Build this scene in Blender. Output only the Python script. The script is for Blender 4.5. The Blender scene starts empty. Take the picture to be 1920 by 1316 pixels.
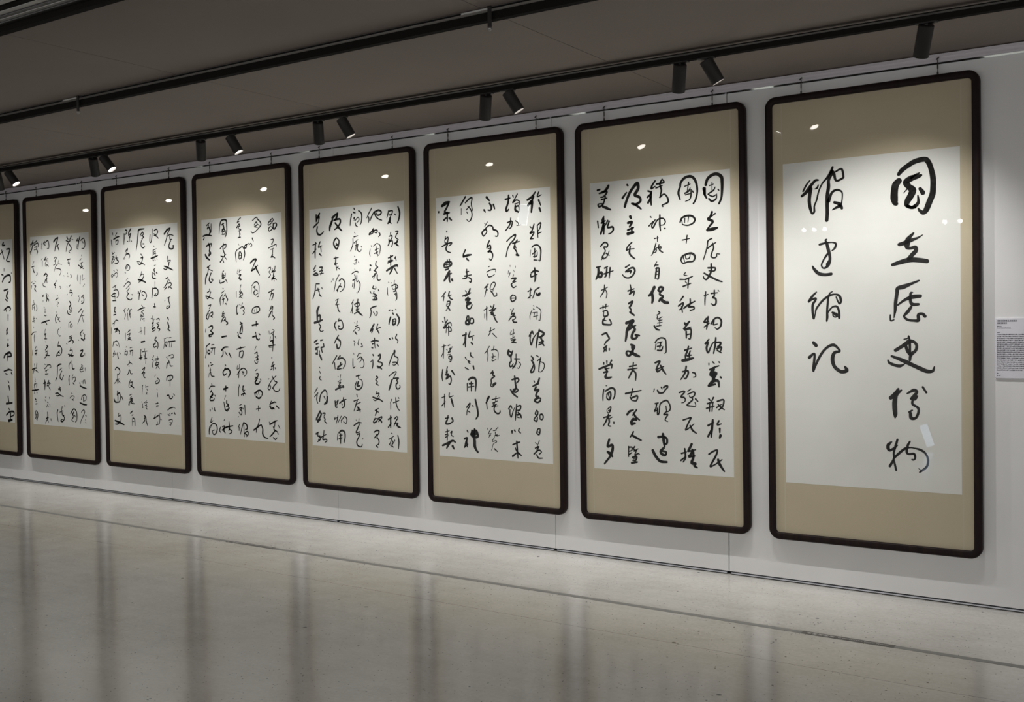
import bpy, bmesh, math, random
from mathutils import Matrix, Vector

S = bpy.context.scene
COL = S.collection

# ------------------------------------------------------------------ camera
cam_d = bpy.data.cameras.new('camera')
cam = bpy.data.objects.new('camera', cam_d); COL.objects.link(cam)
YAW, PITCH, ROLL = -0.5912932, -0.0260744, -0.0103930
cy, sy, cp, sp, cr, sr = (math.cos(YAW), math.sin(YAW), math.cos(PITCH), math.sin(PITCH), math.cos(ROLL), math.sin(ROLL))
FW = Vector((sy*cp, cy*cp, sp)); R0 = Vector((cy, -sy, 0)); U0 = R0.cross(FW)
RT = cr*R0 + sr*U0; UP = -sr*R0 + cr*U0
m = Matrix((RT, UP, -FW)).transposed().to_4x4(); m.translation = Vector((0, -5.49661, 1.42728))
cam.matrix_world = m
cam_d.sensor_fit = 'HORIZONTAL'; cam_d.sensor_width = 36.0; cam_d.lens = 1955.03/1920*36.0
cam_d.clip_start = 0.05; cam_d.clip_end = 100
S.camera = cam

# ------------------------------------------------------------------ ambient light of the hall, exposure
W = bpy.data.worlds.new('hall_ambient'); S.world = W; W.use_nodes = True
bg = W.node_tree.nodes['Background']
bg.inputs[0].default_value = (1.0, 0.985, 0.965, 1); bg.inputs[1].default_value = 0.88
S.view_settings.view_transform = 'Standard'; S.view_settings.look = 'None'
S.view_settings.exposure = 0.0; S.view_settings.gamma = 1.0
S.view_settings.use_curve_mapping = False
SPOT_STRAIGHT, SPOT_TILTED = 42.0, 42.0       # watts of the track spotlights
SPOT_COLOR = (1.0, 0.978, 0.945)
ZC = 2.752                                   # ceiling height
YT = -0.76                                   # the lighting track in front of the panels

# ------------------------------------------------------------------ materials
def mat(name, base=(0.8, 0.8, 0.8), rough=0.5, metal=0.0, spec=0.5, coat=0.0):
    M = bpy.data.materials.new(name); M.use_nodes = True
    b = M.node_tree.nodes['Principled BSDF']
    b.inputs['Base Color'].default_value = (*base, 1); b.inputs['Roughness'].default_value = rough
    b.inputs['Metallic'].default_value = metal; b.inputs['Specular IOR Level'].default_value = spec
    b.inputs['Coat Weight'].default_value = coat; b.inputs['Coat Roughness'].default_value = 0.1
    return M
def nd(M, t, **kw):
    n = M.node_tree.nodes.new(t)
    for k, v in kw.items(): setattr(n, k, v)
    return n
def lk(M, a, b): M.node_tree.links.new(a, b)
def bsdf(M): return M.node_tree.nodes['Principled BSDF']
def coords(M, scale=(1, 1, 1)):
    tc = nd(M, 'ShaderNodeTexCoord'); mp = nd(M, 'ShaderNodeMapping'); mp.inputs['Scale'].default_value = scale
    lk(M, tc.outputs['Object'], mp.inputs['Vector']); return mp.outputs['Vector']
def noise(M, vec, scale, detail=4, rough=0.55):
    n = nd(M, 'ShaderNodeTexNoise'); n.inputs['Scale'].default_value = scale
    n.inputs['Detail'].default_value = detail; n.inputs['Roughness'].default_value = rough
    lk(M, vec, n.inputs['Vector']); return n.outputs['Fac']
def ramp(M, fac, stops):
    r = nd(M, 'ShaderNodeValToRGB')
    e = r.color_ramp.elements
    while len(e) < len(stops): e.new(0.5)
    for q, (p, c) in zip(e, stops):
        q.position = p; q.color = (*c, 1) if len(c) == 3 else c
    lk(M, fac, r.inputs['Fac']); return r.outputs['Color']
def mix(M, a, b, fac, mode='MIX'):
    n = nd(M, 'ShaderNodeMix', data_type='RGBA', blend_type=mode)
    for s, v in ((n.inputs[6], a), (n.inputs[7], b)):
        if isinstance(v, tuple): s.default_value = (*v, 1)
        else: lk(M, v, s)
    if isinstance(fac, (int, float)): n.inputs[0].default_value = fac
    else: lk(M, fac, n.inputs[0])
    return n.outputs[2]
def bump(M, h, strength, dist=0.002):
    b = nd(M, 'ShaderNodeBump'); b.inputs['Strength'].default_value = strength; b.inputs['Distance'].default_value = dist
    lk(M, h, b.inputs['Height']); lk(M, b.outputs['Normal'], bsdf(M).inputs['Normal'])

M_wall = mat('painted_wall', (0.66, 0.66, 0.67), 0.55, spec=0.3)
v = coords(M_wall); f = noise(M_wall, v, 2.2, 3)
lk(M_wall, ramp(M_wall, f, [(0.3, (0.765, 0.765, 0.77)), (0.7, (0.81, 0.81, 0.81))]), bsdf(M_wall).inputs['Base Color'])
bump(M_wall, noise(M_wall, v, 320, 2), 0.06, 0.001)
M_blocker = mat('dark_grey_blocker', (0.10, 0.095, 0.09), 0.6)  # for the added light-blocking slab at the left end
M_seam = mat('seam_dark', (0.05, 0.05, 0.055), 0.7)
M_seam_light = mat('seam_light', (0.78, 0.78, 0.8), 0.4)
M_ceil = mat('ceiling_paint', (0.17, 0.155, 0.145), 0.75, spec=0.25)
v = coords(M_ceil); f = noise(M_ceil, v, 1.1, 3)
lk(M_ceil, ramp(M_ceil, f, [(0.3, (0.225, 0.19, 0.171)), (0.7, (0.247, 0.21, 0.189))]), bsdf(M_ceil).inputs['Base Color'])

M_floor = mat('polished_concrete', (0.4, 0.39, 0.36), 0.2, spec=0.9, coat=0.35)
v = coords(M_floor)
n1 = noise(M_floor, v, 0.75, 6, 0.6); n2 = noise(M_floor, v, 6.5, 5, 0.65); n3 = noise(M_floor, v, 55, 3, 0.6)
c = ramp(M_floor, n1, [(0.30, (0.55, 0.54, 0.52)), (0.52, (0.66, 0.65, 0.63)), (0.72, (0.75, 0.745, 0.73))])
c = mix(M_floor, c, ramp(M_floor, n2, [(0.3, (0.40, 0.39, 0.36)), (0.7, (0.62, 0.61, 0.58))]), 0.45, 'OVERLAY')
c = mix(M_floor, c, ramp(M_floor, n3, [(0.3, (0.36, 0.36, 0.35)), (0.7, (0.64, 0.64, 0.62))]), 0.45, 'OVERLAY')
# trowel marks: long, narrow streaks along the wall
st = noise(M_floor, coords(M_floor, (0.7, 9, 1)), 1.6, 4, 0.6)
c = mix(M_floor, c, ramp(M_floor, st, [(0.35, (0.43, 0.43, 0.42)), (0.7, (0.60, 0.60, 0.58))]), 0.35, 'OVERLAY')
# dark aggregate specks and a few bigger chips
def specks(scale, size, dens):
    vo = nd(M_floor, 'ShaderNodeTexVoronoi'); vo.inputs['Scale'].default_value = scale; lk(M_floor, v, vo.inputs['Vector'])
    lt = nd(M_floor, 'ShaderNodeMath', operation='LESS_THAN'); lk(M_floor, vo.outputs['Distance'], lt.inputs[0]); lt.inputs[1].default_value = size
    sep = nd(M_floor, 'ShaderNodeSeparateColor'); lk(M_floor, vo.outputs['Color'], sep.inputs[0])
    g = nd(M_floor, 'ShaderNodeMath', operation='LESS_THAN'); lk(M_floor, sep.outputs[0], g.inputs[0]); g.inputs[1].default_value = dens
    mu = nd(M_floor, 'ShaderNodeMath', operation='MULTIPLY'); lk(M_floor, lt.outputs[0], mu.inputs[0]); lk(M_floor, g.outputs[0], mu.inputs[1])
    return mu.outputs[0]
c = mix(M_floor, c, (0.10, 0.095, 0.085), specks(26, 0.13, 0.10))
c = mix(M_floor, c, (0.17, 0.16, 0.145), specks(70, 0.20, 0.14))
c = mix(M_floor, c, (0.06, 0.055, 0.05), specks(7, 0.075, 0.13))
# fine shrinkage cracks / saw cuts
sx = nd(M_floor, 'ShaderNodeSeparateXYZ'); tc = nd(M_floor, 'ShaderNodeTexCoord'); lk(M_floor, tc.outputs['Object'], sx.inputs[0])
def cut(sock, pos, wob, half, axis_noise):
    a = nd(M_floor, 'ShaderNodeMath', operation='SUBTRACT'); lk(M_floor, sock, a.inputs[0]); a.inputs[1].default_value = pos
    w = nd(M_floor, 'ShaderNodeMath', operation='MULTIPLY_ADD'); lk(M_floor, axis_noise, w.inputs[0]); w.inputs[1].default_value = wob; lk(M_floor, a.outputs[0], w.inputs[2])
    b = nd(M_floor, 'ShaderNodeMath', operation='ABSOLUTE'); lk(M_floor, w.outputs[0], b.inputs[0])
    l = nd(M_floor, 'ShaderNodeMath', operation='LESS_THAN'); lk(M_floor, b.outputs[0], l.inputs[0]); l.inputs[1].default_value = half
    return l.outputs[0]
for pos in (-1.27,): c = mix(M_floor, c, (0.2, 0.19, 0.17), cut(sx.outputs['Y'], pos, 0.03, 0.0016, n1))
for pos in []: c = mix(M_floor, c, (0.2, 0.19, 0.17), cut(sx.outputs['X'], pos, 0.05, 0.002, n1))
lk(M_floor, c, bsdf(M_floor).inputs['Base Color'])
lk(M_floor, ramp(M_floor, n2, [(0.25, (0.15,)*3), (0.75, (0.23,)*3)]), bsdf(M_floor).inputs['Roughness'])
b1 = nd(M_floor, 'ShaderNodeBump'); b1.inputs['Strength'].default_value = 0.10; b1.inputs['Distance'].default_value = 0.004; lk(M_floor, st, b1.inputs['Height'])
b2 = nd(M_floor, 'ShaderNodeBump'); b2.inputs['Strength'].default_value = 0.12; b2.inputs['Distance'].default_value = 0.010
lk(M_floor, noise(M_floor, v, 3.2, 2), b2.inputs['Height']); lk(M_floor, b1.outputs['Normal'], b2.inputs['Normal']); lk(M_floor, b2.outputs['Normal'], bsdf(M_floor).inputs['Normal']); lk(M_floor, b2.outputs['Normal'], bsdf(M_floor).inputs['Coat Normal'])

M_tape = mat('grey_tape', (0.25, 0.25, 0.235), 0.5, spec=0.4)
M_tape_dark = mat('label_tape', (0.11, 0.105, 0.10), 0.45)
M_tape_text = mat('label_letters', (0.62, 0.61, 0.59), 0.5)
M_frame = mat('dark_lacquered_wood', (0.018, 0.011, 0.010), 0.45, spec=0.12)
v = coords(M_frame, (1, 1, 0.15)); f = noise(M_frame, v, 42, 4)
lk(M_frame, ramp(M_frame, f, [(0.3, (0.010, 0.007, 0.007)), (0.75, (0.022, 0.012, 0.011))]), bsdf(M_frame).inputs['Base Color'])
M_silk = mat('beige_silk', (0.5, 0.41, 0.27), 0.7, spec=0.2)
v = coords(M_silk); f = noise(M_silk, coords(M_silk, (90, 1, 900)), 1.0, 2); g = noise(M_silk, v, 1.6, 3)
lk(M_silk, mix(M_silk, ramp(M_silk, g, [(0.3, (0.53, 0.455, 0.335)), (0.7, (0.58, 0.50, 0.37))]), ramp(M_silk, f, [(0.3, (0.44, 0.44, 0.43)), (0.7, (0.55, 0.55, 0.54))]), 0.5, 'OVERLAY'), bsdf(M_silk).inputs['Base Color'])
M_edge = mat('pale_silk_border', (0.575, 0.505, 0.39), 0.7, spec=0.2)
M_paper = mat('rice_paper', (0.78, 0.77, 0.74), 0.85, spec=0.12)
v = coords(M_paper); f = noise(M_paper, v, 3.0, 5); g = noise(M_paper, coords(M_paper, (25, 1, 160)), 1.0, 3)
lk(M_paper, mix(M_paper, ramp(M_paper, f, [(0.3, (0.75, 0.742, 0.715)), (0.7, (0.80, 0.795, 0.775))]), ramp(M_paper, g, [(0.3, (0.48,)*3), (0.7, (0.52,)*3)]), 0.5, 'OVERLAY'), bsdf(M_paper).inputs['Base Color'])
M_ink = mat('black_ink', (0.010, 0.009, 0.009), 0.7, spec=0.12)
v = coords(M_ink); f = noise(M_ink, v, 38, 4, 0.7)
lk(M_ink, ramp(M_ink, f, [(0.42, (0.006, 0.0055, 0.0055)), (0.72, (0.026, 0.025, 0.024))]), bsdf(M_ink).inputs['Base Color'])
M_black = mat('black_powder_coat', (0.020, 0.019, 0.018), 0.42, spec=0.45)
M_lampblack = mat('lamp_black', (0.022, 0.020, 0.019), 0.5, spec=0.3)
M_gloss = mat('black_gloss_aluminium', (0.030, 0.029, 0.028), 0.22, spec=0.6)
M_track = mat('track_black', (0.015, 0.014, 0.013), 0.85, spec=0.06)
M_lip = mat('track_lip', (0.34, 0.33, 0.32), 0.28, metal=0.7)
M_alu = mat('satin_aluminium', (0.78, 0.75, 0.81), 0.42, metal=0.1)
M_chrome = mat('bright_metal_edge', (0.80, 0.86, 0.87), 0.16, metal=1.0)
M_steel = mat('base_strip_metal', (0.55, 0.57, 0.62), 0.3, metal=0.8)
M_wire = mat('hanging_wire', (0.035, 0.028, 0.026), 0.45)
M_white = mat('white_plastic', (0.72, 0.72, 0.70), 0.4)
M_card = mat('placard_board', (0.72, 0.72, 0.78), 0.6)
M_print = mat('placard_print', (0.12, 0.12, 0.15), 0.7)
M_gap = mat('dark_gap', (0.012, 0.012, 0.013), 0.9, spec=0.1)

M_glass = bpy.data.materials.new('picture_glass'); M_glass.use_nodes = True
nt = M_glass.node_tree; nt.nodes.clear()
o = nt.nodes.new('ShaderNodeOutputMaterial'); mx = nt.nodes.new('ShaderNodeMixShader'); tr = nt.nodes.new('ShaderNodeBsdfTransparent')
gl = nt.nodes.new('ShaderNodeBsdfGlossy'); fr = nt.nodes.new('ShaderNodeFresnel')
fr.inputs['IOR'].default_value = 1.32; gl.inputs['Roughness'].default_value = 0.0; gl.inputs['Color'].default_value = (1, 1, 1, 1)
tr.inputs['Color'].default_value = (0.985, 0.99, 0.985, 1)
ge = nt.nodes.new('ShaderNodeNewGeometry'); sb = nt.nodes.new('ShaderNodeMath'); sb.operation = 'SUBTRACT'; sb.inputs[0].default_value = 1.0
ml = nt.nodes.new('ShaderNodeMath'); ml.operation = 'MULTIPLY'
nt.links.new(ge.outputs['Backfacing'], sb.inputs[1]); nt.links.new(sb.outputs[0], ml.inputs[0]); nt.links.new(fr.outputs[0], ml.inputs[1])   # the pane reflects at its outer faces
nt.links.new(ml.outputs[0], mx.inputs[0]); nt.links.new(tr.outputs[0], mx.inputs[1]); nt.links.new(gl.outputs[0], mx.inputs[2]); nt.links.new(mx.outputs[0], o.inputs[0])

def emit(name, col, strength):
    M = bpy.data.materials.new(name); M.use_nodes = True; b = bsdf(M)
    b.inputs['Base Color'].default_value = (0, 0, 0, 1)
    b.inputs['Emission Color'].default_value = (*col, 1); b.inputs['Emission Strength'].default_value = strength
    return M
M_lens = emit('lamp_lens', (1.0, 0.96, 0.88), 45.0)
M_screen = emit('lit_screen', (0.50, 0.68, 0.85), 4.5)
M_screen_edge = emit('lit_screen_edge', (0.92, 0.95, 1.0), 17.0)

# ------------------------------------------------------------------ mesh helpers
def link(name, bm, m, parent=None, smooth=False):
    me = bpy.data.meshes.new(name); bm.normal_update(); bm.to_mesh(me); bm.free()
    me.materials.append(m)
    if smooth:
        me.polygons.foreach_set('use_smooth', [True]*len(me.polygons)); me.update()
    ob = bpy.data.objects.new(name, me); COL.objects.link(ob)
    if parent: ob.parent = parent
    return ob
def tag(o, label, cat, group=None):
    o['label'] = label; o['category'] = cat
    if group: o['group'] = group
    return o
def struct(o): o['kind'] = 'structure'; return o
def empty(name, loc, label, cat, group=None, rot=(0, 0, 0)):
    e = bpy.data.objects.new(name, None); COL.objects.link(e)
    e.location = loc; e.rotation_euler = rot; e.empty_display_size = 0.1
    return tag(e, label, cat, group)
def box(bm, x0, x1, y0, y1, z0, z1, bev=0.0):
    vs = [bm.verts.new((x, y, z)) for x in (x0, x1) for y in (y0, y1) for z in (z0, z1)]
    F = [(0, 1, 3, 2), (4, 6, 7, 5), (0, 4, 5, 1), (2, 3, 7, 6), (0, 2, 6, 4), (1, 5, 7, 3)]
    fs = [bm.faces.new([vs[i] for i in q]) for q in F]
    if bev:
        es = list({e for f_ in fs for e in f_.edges})
        bmesh.ops.bevel(bm, geom=es, offset=bev, segments=2, affect='EDGES', profile=0.5)
def revolve(bm, prof, mtx=None, n=28, cap0=True, cap1=True):
    """prof: (radius, height) pairs, revolved about Z."""
    rings = []
    for r, h in prof:
        ring = []
        for k in range(n):
            a = 2*math.pi*k/n; p = Vector((r*math.cos(a), r*math.sin(a), h))
            ring.append(bm.verts.new(mtx @ p if mtx else p))
        rings.append(ring)
    for a, b in zip(rings, rings[1:]):
        for k in range(n): bm.faces.new((a[k], a[(k+1) % n], b[(k+1) % n], b[k]))
    if cap0: bm.faces.new(list(reversed(rings[0])))
    if cap1: bm.faces.new(rings[-1])
def tube(bm, pts, r, n=8):
    for a, b in zip(pts, pts[1:]):
        a, b = Vector(a), Vector(b); d = b-a
        M = Matrix.Translation(a) @ d.to_track_quat('Z', 'Y').to_matrix().to_4x4()
        revolve(bm, [(r, 0), (r, d.length)], M, n)
def rrect(w, h, rad, seg=8):
    """rounded rectangle centred on the origin in XZ, counter-clockwise seen from -Y"""
    P = []
    for cx_, cz_, a0 in ((w/2-rad, h/2-rad, 0), (-w/2+rad, h/2-rad, 90), (-w/2+rad, -h/2+rad, 180), (w/2-rad, -h/2+rad, 270)):
        for k in range(seg+1):
            a = math.radians(a0+90*k/seg); P.append((cx_+rad*math.cos(a), cz_+rad*math.sin(a)))
    return P
def extrude_x(bm, prof, x0, x1):
    """closed (y, z) profile swept along X"""
    A = [bm.verts.new((x0, y, z)) for y, z in prof]; B = [bm.verts.new((x1, y, z)) for y, z in prof]
    n = len(prof)
    for k in range(n): bm.faces.new((A[k], A[(k+1) % n], B[(k+1) % n], B[k]))
    bm.faces.new(list(reversed(A))); bm.faces.new(B)
    bmesh.ops.recalc_face_normals(bm, faces=bm.faces)

# ------------------------------------------------------------------ the setting
X0, X1, YF = -15.0, 5.0, -11.0
bm = bmesh.new(); box(bm, X0, X1, YF, 0.6, -0.08, 0.0); struct(link('floor', bm, M_floor))

SEAMS = [-14.1, -12.9, -11.7, -10.5, -9.45, -8.316, -7.104, -5.25, -3.406, -2.258, 0.2, 1.4, 2.6, 3.8]
bm = bmesh.new()
xs = [X0]+SEAMS+[X1]
gw = lambda s: 0.0028 if s == -2.258 else (0.0014 if s == -3.406 else 0.0010)
for a, b in zip(xs, xs[1:]): box(bm, a+gw(a), b-gw(b), 0.045, 0.12, 0.018, 2.74)
struct(link('wall_back', bm, M_wall))
bm = bmesh.new(); box(bm, -12.6, -12.5, -7.0, 0.045, 0.0, ZC); struct(link('light_blocker_left', bm, M_blocker))  # unseen end wall, added to keep ambient light off the far left panels
bm = bmesh.new(); box(bm, X0, X1, 0.062, 0.118, 0.0, 2.735); box(bm, X0, X1, 0.30, 0.36, 0.0, ZC)  # core behind the seams; rear sheet added to stop ambient light leaking in above
struct(link('wall_core_light_stop', bm, M_gap))
bm = bmesh.new()                                     # metal strip in the gap under the wall panels
for a, b in zip(xs, xs[1:]):
    box(bm, a+0.012, b-0.012, 0.040, 0.061, 0.0055, 0.0125, 0.001)
struct(link('baseboard_back', bm, M_steel))
bm = bmesh.new()                                     # picture rail along the top of the wall
extrude_x(bm, [(0.12, 2.747), (0.028, 2.747), (0.028, 2.735), (0.034, 2.733), (0.034, 2.717), (0.028, 2.715), (0.028, 2.706), (0.045, 2.702), (0.12, 2.702)], X0, X1)
struct(link('trim_1', bm, M_alu))
bm = bmesh.new()
for a, b in zip(xs, xs[1:]):
    lip = bmesh.new(); extrude_x(lip, [(0.0275, 2.7052), (0.0255, 2.7035), (0.0330, 2.6960), (0.0448, 2.6960), (0.0448, 2.7015)], a+0.006, b-0.006)
    tmp = bpy.data.meshes.new('lip'); lip.to_mesh(tmp); lip.free(); bm.from_mesh(tmp); bpy.data.meshes.remove(tmp)
struct(link('trim_2', bm, M_chrome))

bm = bmesh.new()                                     # ceiling boards with open joints
cx = [X0, -12.33, -10.37, -8.41, -6.47, -4.51, -2.555, -0.60, 1.36, 3.32, X1]
for a, b in zip(cx, cx[1:]): box(bm, a+0.002, b-0.002, YF, 0.6, ZC, ZC+0.05)
struct(link('ceiling', bm, M_ceil))
bm = bmesh.new(); box(bm, X0, X1, YF, 0.6, ZC+0.012, ZC+0.07); struct(link('ceiling_void', bm, M_gap))

# ------------------------------------------------------------------ floor tape with warning labels
t = empty('floor_tape', (-5.0, -0.822, 0), 'long grey warning tape stuck on the concrete floor along the wall', 'tape')
bm = bmesh.new(); box(bm, -8.5, 8.5, -0.019, 0.019, 0.0002, 0.0010); link('tape_strip', bm, M_tape, t)
rnd = random.Random(5)
for lx in (-5.405, -1.552):
    lb = bmesh.new(); box(lb, lx+5.0, lx+5.0+0.41, -0.020, 0.020, 0.0011, 0.0017)
    l = link('warning_label', lb, M_tape_dark, t); l['label'] = 'dark label with pale lettering'
    tb = bmesh.new(); x = lx+5.0+0.022
    for k in range(5):                               # five large characters as worn pale strokes
        w = 0.021
        box(tb, x, x+w, 0.006, 0.0095, 0.0018, 0.0020); box(tb, x+0.002, x+w-0.002, -0.002, 0.001, 0.0018, 0.0020)
        box(tb, x, x+w, -0.0105, -0.007, 0.0018, 0.0020); box(tb, x+w*0.42, x+w*0.6, -0.0105, 0.0095, 0.0018, 0.0020)
        x += w+0.005
    x += 0.012
    while x < lx+5.0+0.385:                          # the smaller Latin line
        w = rnd.uniform(0.004, 0.007)
        box(tb, x, x+w*0.35, -0.005, 0.005, 0.0018, 0.0020); box(tb, x, x+w, 0.002, 0.005, 0.0018, 0.0020)
        if rnd.random() < 0.6: box(tb, x, x+w, -0.005, -0.0025, 0.0018, 0.0020)
        x += w+(0.0022 if rnd.random() < 0.8 else 0.007)
    link('lettering', tb, M_tape_text, l)

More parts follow.
